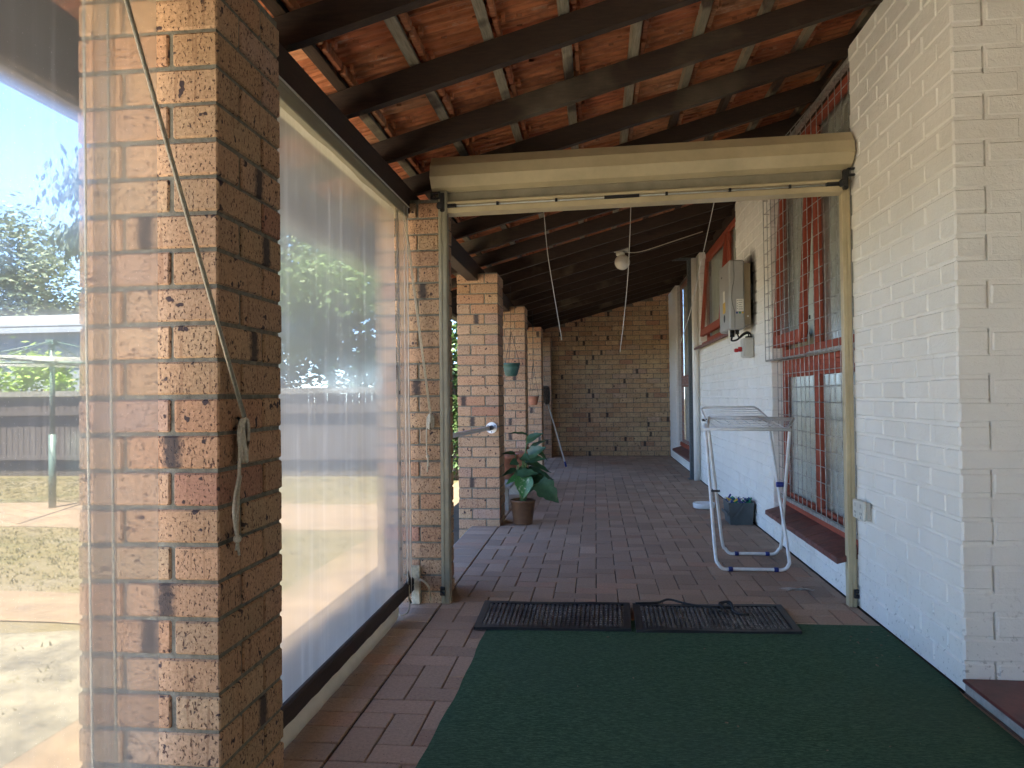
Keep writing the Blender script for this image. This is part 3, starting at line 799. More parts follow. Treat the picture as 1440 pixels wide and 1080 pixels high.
# house roof mass above the right-hand wall keeps daylight out of the eaves
# ------------------------------------------------------------------ retractable blind across the verandah
rb = thing('roller_blind', (0.2, 3.9, 0), 'beige boxed roller blind rolled up across the verandah between two guide posts', 'roller blind')
TLT = .05/2.15
Tm = Matrix.Identity(4); Tm[2][0] = TLT; Tm[2][3] = .85*TLT
Ty = Matrix.Identity(4); Ty[1][0] = .05/2.15; Ty[1][3] = .85*.05/2.15
TT = Tm @ Ty
mb = MB()
pf = [(4.02, 2.172), (3.885, 2.170), (3.845, 2.184), (3.800, 2.232), (3.815, 2.294), (3.862, 2.350), (3.90, 2.358), (4.02, 2.358)]
mb.prism(pf, -.845, 1.300, 0, 0, TT)
mb.build('housing', 'beige', rb)
mb = MB(); mb.prism([(3.90, 2.10), (3.945, 2.10), (3.945, 2.18), (3.90, 2.18)], -.79, 1.262, 0, 0, TT); mb.build('rolled_curtain', 'beige_dark', rb)
mb = MB()
mb.box(-.785, 1.262, 3.872, 3.93, 2.101, 2.117, bev=.003, M_=TT)
mb.prism([(3.872, 2.055), (3.935, 2.048), (3.935, 2.101), (3.893, 2.101), (3.893, 2.088), (3.872, 2.082)], -.785, 1.262, 0, 0, TT)
mb.build('bottom_bar', 'beige', rb)
mb = MB(); mb.tube([TT @ Vector((-.77, 3.884, 2.093)), TT @ Vector((1.25, 3.884, 2.093))], .0045, 8); mb.build('lock_rod', 'rod', rb)
for x in (-.50, -.19, .38, .70, 1.0):
    mb = MB(); mb.box(x-.006, x+.006, 3.872, 3.89, 2.086, 2.103, M_=TT); mb.build('rod_clip', 'black', rb)
mb = MB(); mb.box(.06, .24, 3.871, 3.89, 2.086, 2.100, M_=TT); mb.build('lock_handle', 'black', rb)
for a_, b_ in ((-.785, -.72), (1.18, 1.262)):
    mb = MB(); mb.box(a_, b_, 3.868, 3.892, 2.083, 2.104, bev=.003, M_=TT); mb.build('rod_end', 'black', rb)
def corner_lock(x, s):
    mb = MB()
    mb.box(x-.012, x+.012, 3.85, 3.88, 2.06, 2.16, bev=.004, M_=TT)
    mb.box(x-.028, x+.010, 3.846, 3.878, 2.075, 2.112, bev=.006, M_=TT)
    q = x+s*.035
    for (a, b, c, d) in ((q-.026, q+.026, 2.128, 2.136), (q-.026, q+.026, 2.158, 2.166), (q-.026, q-.018, 2.136, 2.158), (q+.018, q+.026, 2.136, 2.158)):
        mb.box(a, b, 3.85, 3.875, c, d, M_=TT)
    mb.build('corner_lock', 'black', rb)
corner_lock(-.79, -1); corner_lock(1.268, 1)
def guide(x0, x1, y0, side):
    mb = MB()
    mb.box(x0, x1, y0, y0+.045, .0, 2.175, bev=.003)
    mb.box(x0+.012, x0+.018, y0-.004, y0+.01, .0, 2.17); mb.box(x1-.018, x1-.008, y0-.003, y0+.01, .0, 2.17)
    g = mb.build('guide_post', 'olive' if side < 0 else 'beige', rb)
    mb = MB(); xx = x0+.006 if side < 0 else x1-.006
    for zz in (.045, .072): mb.box(xx-.012, xx+.012, y0-.012, y0+.006, zz, zz+.018, bev=.002)
    mb.box(xx-.012, xx-.004, y0-.01, y0+.006, .05, .085); mb.build('floor_lock', 'black', g)
guide(-.814, -.766, 3.862, -1); guide(1.262, 1.304, 3.955, 1)

# ------------------------------------------------------------------ clear blinds along the eave beam
def vsheet(y0, y1, z0, z1, x, amp=.004, seg=40, wob=0.0):
    mb = MB(); g = []
    for i in range(seg+1):
        y = y0+(y1-y0)*i/seg; r = []
        for j in range(13):
            z = z0+(z1-z0)*j/12
            dx = amp*(math.sin(y*9+z*.8)+.6*math.sin(y*23+1.3*z))+wob*math.sin(z*5)*math.sin(y*3)
            r.append(len(mb.v)); mb.v.append(Vector((x+dx, y, z)))
        g.append(r)
    for i in range(seg):
        for j in range(12): mb.face([g[i][j], g[i+1][j], g[i+1][j+1], g[i][j+1]], sm=True)
    return mb
# near bay
cb = thing('clear_blind', (-1.0, .6, 0), 'clear plastic blind hanging in front of the nearest pillar at the left edge', 'clear blind', 'clear plastic blinds between the pillars')
vsheet(-.3, 1.60, .04, 2.05, -.992, .003).build('sheet', 'vinyl', cb)
mb = MB(); mb.box(-1.03, -.957, -.6, 1.63, 2.015, 2.058, bev=.004); mb.build('header_rail', 'olive', cb)
mb = MB(); mb.box(-.998, -.972, -.3, 1.60, .03, .10, bev=.006); mb.build('bottom_bar', 'beam', cb)
for y, r_, m_ in ((1.445, .0024, 'rope'), (1.372, .0024, 'rope')):
    mb = MB(); mb.tube([(-1.005, y, 2.05), (-1.006, y+.01, 1.2), (-1.003, y+.028, .05)], r_, 6); mb.build('guide_cord', m_, cb)
vsheet(1.372, 1.445, .08, 2.04, -.986, .001, 3).build('edge_hem', 'vinyl', cb)
# far bay
cb2 = thing('clear_blind', (-.99, 2.9, 0), 'cloudy clear plastic blind with a dark bottom bar between the two nearest pillars', 'clear blind', 'clear plastic blinds between the pillars')
vsheet(1.98, 3.62, .12, 2.05, -.985, .004).build('sheet', 'vinyl_cloudy', cb2)
mb = vsheet(3.55, 3.85, .10, 2.05, -.968, .006, 24); mb.build('sheet_edge', 'vinyl', cb2)
mb = MB(); mb.box(-.968, -.960, 3.60, 3.612, .12, 2.03)
mb.build('hem', 'vinyl_cloudy', cb2)
mb = MB()
for z in (.18, .33, .48, .75, 1.1): mb = MB(); mb.box(-.966, -.958, 3.598, 3.604, z, z+.018); mb.build('hem_clip', 'black', cb2)
mb = MB(); mb.box(-1.03, -.957, 1.995, 3.80, 2.017, 2.058, bev=.004); mb.box(-.968, -.957, 1.995, 3.79, 2.055, 2.085, bev=.002)
mb.build('header_rail', 'olive', cb2)
mb = MB(); mb.tube([(-.952, 1.995, 2.072), (-.952, 3.79, 2.074)], .0035, 6); mb.build('header_cord', 'rope_w', cb2)
mb = MB(); mb.box(-.976, -.950, 1.995, 3.83, .074, .146, bev=.008); mb.build('bottom_bar', 'beam', cb2)
mb = MB(); g = []
for i in range(25):      # loose plastic skirt resting on the pavers under the bar
    y = 2.0+1.62*i/24; w = .055*math.sin(min(1, (24-i)/3)*math.pi/2)
    ring = []
    for j in range(9):
        t = j/8; a = R(100-200*t)
        ring.append(len(mb.v)); mb.v.append(Vector((-.985+w*math.cos(a)*.9+.002*math.sin(i*2.1+j), y, .052+.046*math.sin(a)*(.4+.6*w/.055))))
    g.append(ring)
for i in range(24):
    for j in range(8): mb.face([g[i][j], g[i][j+1], g[i+1][j+1], g[i+1][j]], sm=True)
mb.build('skirt', 'whitep', cb2)
for k, (y, dx) in enumerate(((3.70, .0), (3.745, .006), (3.79, -.004))):
    mb = MB(); mb.tube([(-.955+dx, y, 2.06), (-.957+dx, y, 1.1), (-.952+dx, y+.005, .06)], .0017, 5); mb.build('guide_cord', 'rope_w', cb2)
mb = MB()
mb.box(-.97, -.925, 3.845, 3.868, .0, .20, bev=.003); mb.build('strap_plate', 'strap', cb2)
mb = MB()
def ribbon(pts, w, axis, mat, nm, par):
    mb = MB(); P = curve_pts(pts, 6); W = Vector(axis).normalized()*w/2; r = []
    for p in P: r.append((len(mb.v), len(mb.v)+1)); mb.v += [p-W, p+W]
    for i in range(len(P)-1): mb.face([r[i][0], r[i][1], r[i+1][1], r[i+1][0]], sm=True)
    return mb.build(nm, mat, par)
ribbon([(-.97, 3.76, .20), (-.95, 3.74, .14), (-.955, 3.73, .07), (-.94, 3.72, .04)], .018, (.3, 1, 0), 'black', 'tie_strap', cb2)
ribbon([(-.95, 3.78, .11), (-.90, 3.74, .155), (-.85, 3.72, .125), (-.835, 3.70, .06)], .022, (.2, 1, .1), 'strap', 'tie_strap', cb2)
mb = MB(); mb.tube(curve_pts([(-.985, 3.66, .09), (-.985, 3.62, .03), (-.96, 3.60, .012), (-.93, 3.63, .03), (-.94, 3.68, .09), (-.95, 3.72, .13)], 6), .003, 6); mb.build('tie_cord', 'rope', cb2)

# cords tied off on the pillars
def coil_cord(name, lab, top, cl, tail, par_label, n=5, w=.018, h=.05, ax=(0, 1, 0), r_=.0036):
    t = thing(name, (cl[0], cl[1], cl[2]), lab, 'cord', 'blind cords tied off on the pillars')
    cl = Vector(cl); A = Vector(ax)
    out = Vector((1, 0, 0)) if abs(A.y) > .5 else Vector((0, -1, 0))
    mb = MB(); mb.tube([cl+Vector((0, 0, h*1.05)), cl+out*.012+Vector((0, 0, h*.9)), cl+out*.012-Vector((0, 0, h*.9)), cl-Vector((0, 0, h*1.05))], .004, 6)
    mb.build('cleat', 'black', t)
    mb = MB()
    off = A*.0035
    mb.tube([Vector(top)+off, cl+Vector((0, 0, h))+out*.02+off], r_*.8, 6); mb.tube([Vector(top)-off, cl+Vector((0, 0, h))+out*.018-off], r_*.8, 6)
    for i in range(n):
        ww = w*(1-.18*i)*random.uniform(.85, 1.1); ph = random.uniform(-.25, .25); P = []
        for k in range(16):
            a = 2*math.pi*k/16; P.append(cl+out*(.014+.003*i+.003*math.sin(a*2))+A*(ww*math.cos(a)+ph*h*.5*math.sin(a))+Vector((0, 0, h*math.sin(a))))
        mb.tube(P, r_, 6, closed=True)
    mb.tube(curve_pts([cl+out*.018-A*w*.8+Vector((0, 0, h*.6)), cl+out*.015-A*w+Vector((0, 0, -h))]+[Vector(p) for p in tail], 7), r_, 6)
    mb.build('cord', 'rope', t)
    return t
T1 = coil_cord('blind_cord', 'cream cord knotted on a cleat of the big near pillar', (-.872, 1.30, 1.86), (-.862, 1.722, .985),
    [(-.848, 1.702, .90), (-.850, 1.688, .86), (-.846, 1.672, .82), (-.848, 1.685, .775), (-.850, 1.695, .755)], '', 4, .020, .052, (0, 1, 0), .0042)
mb = MB(); mb.tube(curve_pts([(-.850, 1.715, .90), (-.848, 1.700, .865), (-.850, 1.697, .80), (-.850, 1.696, .755)], 6), .0035, 6); mb.sphere((-.850, 1.696, .752), .010, 10, 8)
mb.tube([(-.850, 1.697, .748), (-.852, 1.693, .725)], .0032, 6); mb.tube([(-.850, 1.697, .748), (-.848, 1.701, .712)], .0032, 6); mb.build('cord_end', 'rope', T1)
T2 = coil_cord('blind_cord', 'cream cord wound in a coil on the second pillar left of the guide post', (-.985, 3.80, 2.09), (-.862, 3.868, .955),
    [(-.885, 3.855, .80), (-.878, 3.852, .78)], '', 6, .021, .040, (1, 0, 0), .0036)
mb = MB(); mb.sphere((-.878, 3.852, .772), .010, 8, 6); mb.tube([(-.878, 3.852, .77), (-.873, 3.853, .72)], .0035, 6); mb.tube([(-.878, 3.852, .77), (-.882, 3.853, .69)], .0035, 6); mb.build('cord_end', 'rope', T2)

# ------------------------------------------------------------------ hanging strings and lamp
ST = lambda x, z: (x*4.75/6.5, 4.75, H+(z-H)*4.75/6.5)
def string(lab, pts, name='hanging_string'):
    mb = MB(); mb.tube(curve_pts(pts, 8), .0024, 5); o = mb.build(name, 'rope_w'); tag(o, lab, 'string', 'strings hanging from the rafters'); return o
string('white string hanging from the rafters left of the globe lamp, over the dark ceiling', [ST(-.45, 2.92), ST(-.426, 2.682), ST(-.40, 2.35), ST(-.35, 2.0), ST(-.283, 1.57)])
string('white string hanging straight down beside the round globe lamp', [ST(.33, 3.05), ST(.326, 2.709), ST(.30, 2.2), ST(.262, 1.80), ST(.218, 1.456)])
string('white string slanting down towards the grey steel post on the right', [ST(1.08, 3.0), ST(1.029, 2.719), ST(.90, 2.15), ST(.82, 1.80), ST(.731, 1.526)])
lamp = thing('ceiling_lamp', (.275, 7.3, 2.35), 'round white globe lamp hanging under the dark rafters', 'lamp')
mb = MB(); mb.sphere((.304, 8.0, 2.497), .082, 28, 18); mb.build('globe', 'opal', lamp)
mb = MB(); mb.lathe([(.030, 2.565), (.045, 2.572), (.048, 2.60), (.04, 2.612), (.001, 2.612)], .285, 8.0, 18); mb.box(.22, .37, 7.97, 8.05, 2.612, 2.66); mb.build('lamp_base', 'whitep', lamp)
mb = MB(); mb.tube(curve_pts([(.33, 8.0, 2.60), (.50, 7.98, 2.60), (.8, 8.0, 2.69), (1.15, 8.02, 2.80)], 6), .005, 5); mb.build('cable', 'rope', lamp)

# ------------------------------------------------------------------ steel post
mb = MB(); mb.box(1.195, 1.284, 9.73, 9.80, .0, 2.815, bev=.004); mb.box(1.17, 1.305, 9.70, 9.83, .0, .008); mb.box(1.0, 1.30, 9.72, 9.74, 2.80, 2.835)
tag(mb.build('steel_post', 'bluegrey'), 'grey steel post standing against the white wall beside the third window', 'post')

# ------------------------------------------------------------------ inverter and isolator
inv = thing('inverter', (1.31, 6.5, 1.9), 'grey box shaped solar inverter mounted high on the white wall', 'inverter')
mb = MB(); mb.box(1.107, 1.232, 6.30, 6.78, 1.617, 2.19, bev=.012); iv = mb.build('case', 'greybox', inv)
mb = MB()
mb.tube(curve_pts([(1.148, 6.2985, 2.185), (1.148, 6.2985, 2.03), (1.135, 6.2985, 1.96), (1.128, 6.2985, 1.88), (1.135, 6.2985, 1.82), (1.150, 6.2985, 1.75), (1.150, 6.2985, 1.62)], 6), .0016, 5)
mb.build('case_seam', 'ink', iv)
mb = MB(); mb.box(1.237, 1.288, 6.33, 6.75, 1.655, 2.165, bev=.004); mb.box(1.2325, 1.2385, 6.32, 6.76, 1.64, 2.18)
mb.build('heat_sink', 'tanbox', inv)
mb = MB(); mb.box(1.289, 1.3085, 6.36, 6.72, 1.85, 2.0, bev=.002); mb.build('bracket', 'bluegrey', inv)
mb = MB(); mb.box(1.165, 1.222, 6.2975, 6.2995, 1.765, 1.865); mb.build('sticker', 'paper', inv)
mb = MB()
for k in range(5): mb.box(1.182, 1.182+random.uniform(.02, .034), 6.2968, 6.2974, 1.852-k*.018, 1.855-k*.018)
for k in range(4): mb.box(1.170, 1.175, 6.2968, 6.2974, 1.848-k*.022, 1.854-k*.022)
mb.build('sticker_print', 'ink', inv)
for x, m_ in ((1.168, 'blued'), (1.192, 'greend'), (1.214, 'yellow')):
    mb = MB(); mb.tube([(x, 6.2968, 1.752), (x, 6.2995, 1.752)], .0085, 12); mb.build('sticker_dot', m_, inv)
mb = MB(); mb.box(1.105, 1.1065, 6.50, 6.58, 1.86, 1.96); mb.build('sticker', 'paper', inv)
mb = MB(); mb.box(1.105, 1.1065, 6.48, 6.60, 1.77, 1.862); mb.build('sticker', 'yellow', inv)
mb = MB(); mb.tube([(1.1045, 6.53, 1.725), (1.107, 6.53, 1.725)], .032, 16); mb.build('display', 'ink', inv)
mb = MB(); mb.box(1.105, 1.1065, 6.62, 6.66, 2.085, 2.097); mb.build('badge', 'ink', inv)
mb = MB(); mb.tube([(1.262, 6.328, 1.725), (1.262, 6.332, 1.725)], .008, 10); mb.build('screw', 'paper', inv)
mb = MB()
mb.tube([(1.15, 6.42, 1.62), (1.15, 6.42, 1.56)], .018, 10); mb.tube([(1.19, 6.42, 1.62), (1.19, 6.42, 1.585)], .016, 10)
mb.tube(curve_pts([(1.15, 6.42, 1.57), (1.14, 6.40, 1.53), (1.18, 6.36, 1.535), (1.22, 6.36, 1.575), (1.262, 6.37, 1.595), (1.29, 6.37, 1.575), (1.288, 6.37, 1.55)], 6), .008, 7)
mb.tube(curve_pts([(1.19, 6.42, 1.59), (1.20, 6.38, 1.55), (1.235, 6.37, 1.575), (1.27, 6.38, 1.585), (1.275, 6.38, 1.55)], 6), .006, 7)
mb.build('cables', 'black', inv)
mb = MB(); mb.box(1.113, 1.121, 6.36, 6.40, 1.50, 1.615, bev=.002); mb.build('antenna', 'whitep', inv)
iso = thing('isolator_switch', (1.31, 6.38, 1.46), 'pale grey isolator box with a red rotary handle below the inverter', 'switch box')
mb = MB(); mb.box(1.232, 1.307, 6.33, 6.46, 1.385, 1.548, bev=.007); mb.box(1.222, 1.2325, 6.335, 6.455, 1.392, 1.541, bev=.003); mb.build('case', 'isogrey', iso)
mb = MB(); mb.box(1.190, 1.222, 6.385, 6.41, 1.435, 1.475, bev=.005); mb.box(1.160, 1.193, 6.38, 6.415, 1.432, 1.462, bev=.006); mb.build('handle', 'redp', iso)
mb = MB(); mb.tube([(1.288, 6.36, 1.55), (1.288, 6.36, 1.562)], .014, 8); mb.box(1.245, 1.30, 6.34, 6.38, 1.549, 1.56, bev=.003); mb.build('cable_gland', 'black', iso)

# power outlet at the near wall
ot = thing('power_outlet', (1.31, 3.83, .51), 'cream double power outlet box on the white wall beside the right guide post', 'power outlet')
mb = MB(); mb.box(1.285, 1.309, 3.752, 3.895, .468, .552, bev=.004); mb.build('mounting_box', 'isogrey', ot)
mb = MB(); mb.box(1.270, 1.2845, 3.748, 3.899, .464, .556, bev=.005); mb.build('face_plate', 'whitep', ot)
for y in (3.785, 3.862):
    mb = MB(); mb.box(1.2682, 1.2705, y-.008, y+.008, .522, .542, bev=.001); mb.build('rocker', 'isogrey', ot)
    mb = MB()
    for (dy, dz) in ((-.009, .0), (.009, .0), (0, -.018)): mb.box(1.2690, 1.2702, y+dy-.0015, y+dy+.0015, .49+dz, .502+dz)
    mb.build('socket', 'ink', ot)

# ------------------------------------------------------------------ handrail
hr = thing('handrail', (-.86, 6.19, .82), 'galvanised pipe handrail fixed to the third pillar with a round flange', 'handrail')
mb = MB(); mb.tube([(-.866, 6.199, .822), (-.866, 6.190, .822)], .047, 24); mb.build('flange', 'galv', hr)
for a in range(3):
    mb = MB(); t = a*2.094+.5; mb.tube([(-.866+.034*math.cos(t), 6.190, .822+.034*math.sin(t)), (-.866+.034*math.cos(t), 6.186, .822+.034*math.sin(t))], .005, 8); mb.build('screw', 'bluegrey', hr)
mb = MB(); mb.tube([(-.868, 6.19, .822), (-.868, 6.10, .822), (-.872, 6.03, .823)], .021, 12); mb.build('elbow', 'bluegrey', hr)
mb = MB(); mb.tube([(-.872, 6.05, .823), (-.931, 4.90, .829), (-.968, 4.235, .832)], .0165, 12); mb.build('rail', 'galv', hr)

# ------------------------------------------------------------------ drying rack
rk = thing('clothes_airer', (.95, 4.95, 0), 'white folding tube clothes airer standing near the windows', 'clothes airer')
def loop(yf, zf, xl, xr, r, top_l, top_r, yt, name):
    """U shaped leg frame: foot bar on the ground, both ends running up to the top"""
    c = .045
    P = curve_pts([Vector(top_l), Vector(top_l).lerp(Vector((xl, yf, zf)), .5), Vector((xl, yf, zf+.0)).lerp(Vector(top_l), .10), Vector((xl+.012, yf, zf+.030)), Vector((xl+c, yf, zf)), Vector((xl+.12, yf, zf)),
                   Vector((xr-.12, yf, zf)), Vector((xr-c, yf, zf)), Vector((xr-.012, yf, zf+.030)), Vector((xr, yf, zf)).lerp(Vector(top_r), .10), Vector(top_r).lerp(Vector((xr, yf, zf)), .5), Vector(top_r)], 5)
    mb = MB(); mb.tube(P, r, 8); o = mb.build(name, 'whitetube', rk)
    for x in (xl+.085, xr-.085):
        mb = MB(); mb.tube([(x-.013, yf, zf), (x+.013, yf, zf)], r*1.35, 10); mb.build('foot_cap', 'bluecap', o)
loop(4.70, .013, .725, 1.165, .0105, (.745, 5.22, .88), (1.165, 5.22, .88), 5.2, 'leg_frame')
loop(5.16, .013, .845, 1.215, .0105, (.700, 4.76, .855), (1.188, 4.76, .855), 4.75, 'leg_frame')
mb = MB(); mb.tube([(.735, 4.93, .46), (.79, 4.93, .46)], .007, 8); mb.build('pivot', 'black', rk)
mb = MB(); mb.tube([(1.148, 4.95, .50), (1.192, 4.95, .50)], .017, 10); mb.build('pivot', 'bluecap', rk)
mb = MB(); mb.tube([(.672, 4.74, .868), (1.192, 4.74, .860)], .0095, 8)
mb.tube([(.74, 5.02, .930), (1.287, 5.05, .913)], .0135, 8)
mb.tube([(.672, 4.74, .868), (.70, 4.8, .875), (.74, 5.02, .93)], .009, 8); mb.tube([(1.165, 4.76, .86), (1.287, 5.05, .913)], .009, 8)
mb.tube([(1.165, 4.76, .86), (1.08, 5.05, .91)], .007, 8)
for k in range(1, 6): mb.tube([(.70+.01*k, 4.74+.055*k, .868+.010*k), (1.19+.015*k, 4.74+.055*k, .862+.009*k)], .0028, 5)
for k in range(1, 9):
    x = .70+.058*k; mb.tube([(x, 4.74, .866), (x-.05, 5.03, .925)], .0028, 5)
mb.build('drying_shelf', 'whitetube', rk)
mb = MB()
a0, a1, b0, b1 = Vector((.735, 5.10, .905)), Vector((1.15, 5.10, .905)), Vector((.735, 5.30, .990)), Vector((1.105, 5.30, .990))
mb.tube([a0, b0+Vector((-.005, 0, -.01)), b0+Vector((.015, 0, .002)), b1-Vector((.015, 0, -.002)), b1+Vector((.005, 0, -.01)), a1], .0075, 8)
for k in range(1, 6):
    t = k/6; mb.tube([a0.lerp(b0, t), a1.lerp(b1, t)], .0026, 5)
mb.build('side_wing', 'whitetube', rk)
for a_, b_ in ((.70, .745), (1.06, 1.10)): mb = MB(); mb.box(a_, b_, 5.03, 5.06, .905, .92, bev=.003); mb.build('hinge', 'black', rk)

# ------------------------------------------------------------------ bucket, bowl
bk = thing('laundry_caddy', (1.19, 6.5, 0), 'dark grey square laundry bucket of colourful pegs against the white wall', 'bucket')
mb = MB()
def taper(x0, x1, y0, y1, z0, z1, d, mb, th=None):
    b = len(mb.v)
    for (z, q) in ((z0, d), (z1, 0)):
        mb.v += [Vector((x0+q, y0+q, z)), Vector((x1-q, y0+q, z)), Vector((x1-q, y1-q, z)), Vector((x0+q, y1-q, z))]
    mb.face([b, b+3, b+2, b+1]); 
    for i in range(4): j = (i+1) % 4; mb.face([b+i, b+j, b+4+j, b+4+i])
    t = .007; c = len(mb.v)
    for (z, q) in ((z1, t), (z0+.01, d+t)):
        mb.v += [Vector((x0+q, y0+q, z)), Vector((x1-q, y0+q, z)), Vector((x1-q, y1-q, z)), Vector((x0+q, y1-q, z))]
    for i in range(4):
        j = (i+1) % 4; mb.face([b+4+i, b+4+j, c+j, c+i]); mb.face([c+i, c+j, c+4+j, c+4+i])
    mb.face([c+4, c+5, c+6, c+7])
taper(1.085, 1.292, 6.34, 6.62, 0, .182, .014, mb); mb.build('bucket', 'bucket', bk)
mb = MB(); mb.prism([(1.118, .062), (1.138, .058), (1.222, .176), (1.202, .180)], 6.328, 6.338, 1); mb.box(1.072, 1.083, 6.335, 6.62, .075, .10, bev=.003); mb.prism([(1.078, .09), (1.12, .055), (1.138, .060), (1.085, .112)], 6.33, 6.337, 1); mb.build('handle', 'bucket', bk)
mb = MB()
PC = ['bluecap', 'yellow', 'greend', 'paper', 'blued', 'whitep']
for k in range(70):
    cx, cy = random.uniform(1.115, 1.265), random.uniform(6.37, 6.59)
    Mx = Matrix.Translation((cx, cy, random.uniform(.165, .198))) @ Matrix.Rotation(random.uniform(0, 3.1), 4, 'Z') @ Matrix.Rotation(random.uniform(-.9, .9), 4, 'Y')
    mb.box(-.035, .035, -.005, .005, -.006, .006, random.choice([0, 0, 1, 2, 3, 4]), M_=Mx)
mb.box(1.10, 1.28, 6.36, 6.60, .12, .165, 4)
tag(mb.build('clothes_pegs', PC), 'heap of blue, green and yellow clothes pegs filling the grey bucket', 'pegs', kind='stuff')
mb = MB(); mb.lathe([(.001, .004), (.085, .004), (.100, .012), (.103, .05), (.102, .056), (.096, .056), (.092, .05), (.088, .016), (.001, .014)], 1.01, 7.25, 32)
tag(mb.build('pet_bowl', 'enamel'), 'round white bowl on the pavers left of the grey bucket', 'bowl')

# ------------------------------------------------------------------ carpet, mats
mb = MB(); ny = 60; nx_ = 40; g = []
for j in range(ny+1):
    y = -1.8+(3.637+1.8)*j/ny; r = []
    xl = -.528+.012*max(0, y-2.2)+.005*math.sin(y*5.1)+.003*math.sin(y*17)
    for i in range(nx_+1):
        xr_ = 1.300 if y > 2.85 else 1.285
        x = xl+(xr_-xl)*i/nx_
        z = .006+.0025*max(0, math.sin(y*6+.6*math.sin(x*4)))*(.3+.7*math.sin(x*2.3+y) ** 2)
        if i in (0, nx_) : z = .003
        if j == ny: z = .003
        r.append(len(mb.v)); mb.v.append(Vector((x, y, z)))
    g.append(r)
for j in range(ny):
    for i in range(nx_): mb.face([g[j][i], g[j][i+1], g[j+1][i+1], g[j+1][i]], sm=True)
tag(mb.build('green_carpet', 'carpet'), 'dark green outdoor carpet covering the near end of the floor', 'carpet')
# crumbs on the carpet
mb = MB()
for k in range(26):
    x, y = random.uniform(-.45, 1.25), random.uniform(2.1, 3.4)
    if k < 14: x, y = random.uniform(1.0, 1.28), random.uniform(3.0, 3.6)
    a = random.uniform(0, 6.28); r = random.uniform(.002, .006)
    mb.tube([(x, y, .011), (x+r*2*math.cos(a), y+r*2*math.sin(a), .0125)], r*.45, 5)
tag(mb.build('leaf_litter', 'litter'), 'tiny dry leaf crumbs scattered on the green carpet', 'litter', kind='stuff')
def doormat(cs, label):
    t = thing('doormat', ((cs[0][0]+cs[2][0])/2, (cs[0][1]+cs[2][1])/2, 0), label, 'doormat', 'black rubber doormats at the edge of the carpet')
    A, B, C_, D_ = [Vector((*c[:2], 0)) for c in cs]     # near-left, near-right, far-right, far-left
    P = lambda u, v, z: (A.lerp(B, u)).lerp(D_.lerp(C_, u), v)+Vector((0, 0, z+.002*math.sin(u*7+v*2)))
    mb = MB(); bw, bh = .045, .085; zb = .010
    def quadbox(u0, u1, v0, v1, z0, z1, n=8):
        prev = None
        for i in range(n+1):
            u = u0+(u1-u0)*i/n; ring = [len(mb.v)+k for k in range(4)]
            mb.v += [P(u, v0, z0), P(u, v1, z0), P(u, v1, z1), P(u, v0, z1)]
            if prev:
                for k in range(4): mb.face([prev[k], ring[k], ring[(k+1) % 4], prev[(k+1) % 4]])
            else: mb.face(ring[::-1])
            prev = ring
        mb.face(prev)
    quadbox(0, 1, 0, bh, .006, .019); quadbox(0, 1, 1-bh, 1, .006, .019); quadbox(0, bw, bh, 1-bh, .006, .0188, 1); quadbox(1-bw, 1, bh, 1-bh, .006, .0188, 1)
    mb.build('rim', 'rubber_edge', t)
    mb = MB(); quadbox(bw, 1-bw, bh, 1-bh, .006, .0115)
    n = 30
    for i in range(n):
        u = bw+.004+(1-2*bw-.008)*i/n; nn = 12
        for j in range(nn):
            v = bh+.01+(1-2*bh-.02)*j/nn
            quadbox(u, u+.0165, v, v+.060, .0112, .0170+random.uniform(0, .0012), 1)
    mb.build('ribbed_pad', 'rubber', t)
doormat([(-.572, 3.425), (.150, 3.452), (.163, 3.885), (-.585, 3.87)], 'left black ribbed rubber doormat, its near edge on the green carpet')
doormat([(.172, 3.440), (.905, 3.470), (.918, 3.905), (.176, 3.875)], 'right black ribbed rubber doormat with a black strap lying on it')
mb = MB()
mb.tube(curve_pts([(.19, 3.86, .024), (.30, 3.865, .028), (.36, 3.90, .036), (.44, 3.85, .03), (.52, 3.815, .028), (.60, 3.80, .03)], 6), .006, 6)
mb.tube(curve_pts([(.60, 3.80, .03), (.63, 3.82, .05), (.66, 3.79, .035), (.62, 3.77, .035), (.60, 3.81, .045), (.65, 3.80, .055), (.66, 3.74, .026), (.69, 3.70, .026), (.72, 3.71, .024)], 6), .0065, 6)
mb.tube(curve_pts([(.61, 3.79, .04), (.60, 3.75, .026), (.585, 3.745, .024)], 6), .005, 6)
tag(mb.build('black_strap', 'black'), 'knotted black strap lying along the far edge of the right doormat', 'strap')
# white paint smear on the pavers
mb = MB()
for k in range(9):
    a = random.uniform(-.25, .25); cx = 1.083+random.uniform(-.05, .05); cy = 4.285+random.uniform(-.02, .02); l_ = random.uniform(.03, .075)
    P = [Vector((cx+t*l_*math.cos(a), cy+t*l_*math.sin(a)+.012*math.sin(3*t+k), .0036)) for t in (-1, -.6, -.2, .2, .6, 1)]
    w = [.001, .004, .006, .005, .004, .001]; r = []
    for p, q in zip(P, w): r.append((len(mb.v), len(mb.v)+1)); mb.v += [p-Vector((0, q, 0)), p+Vector((0, q, 0))]
    for i in range(5): mb.face([r[i][0], r[i+1][0], r[i+1][1], r[i][1]])
tag(mb.build('plastic_scrap', 'paper'), 'scrap of torn clear white plastic on the pavers near the right guide post', 'plastic scrap')

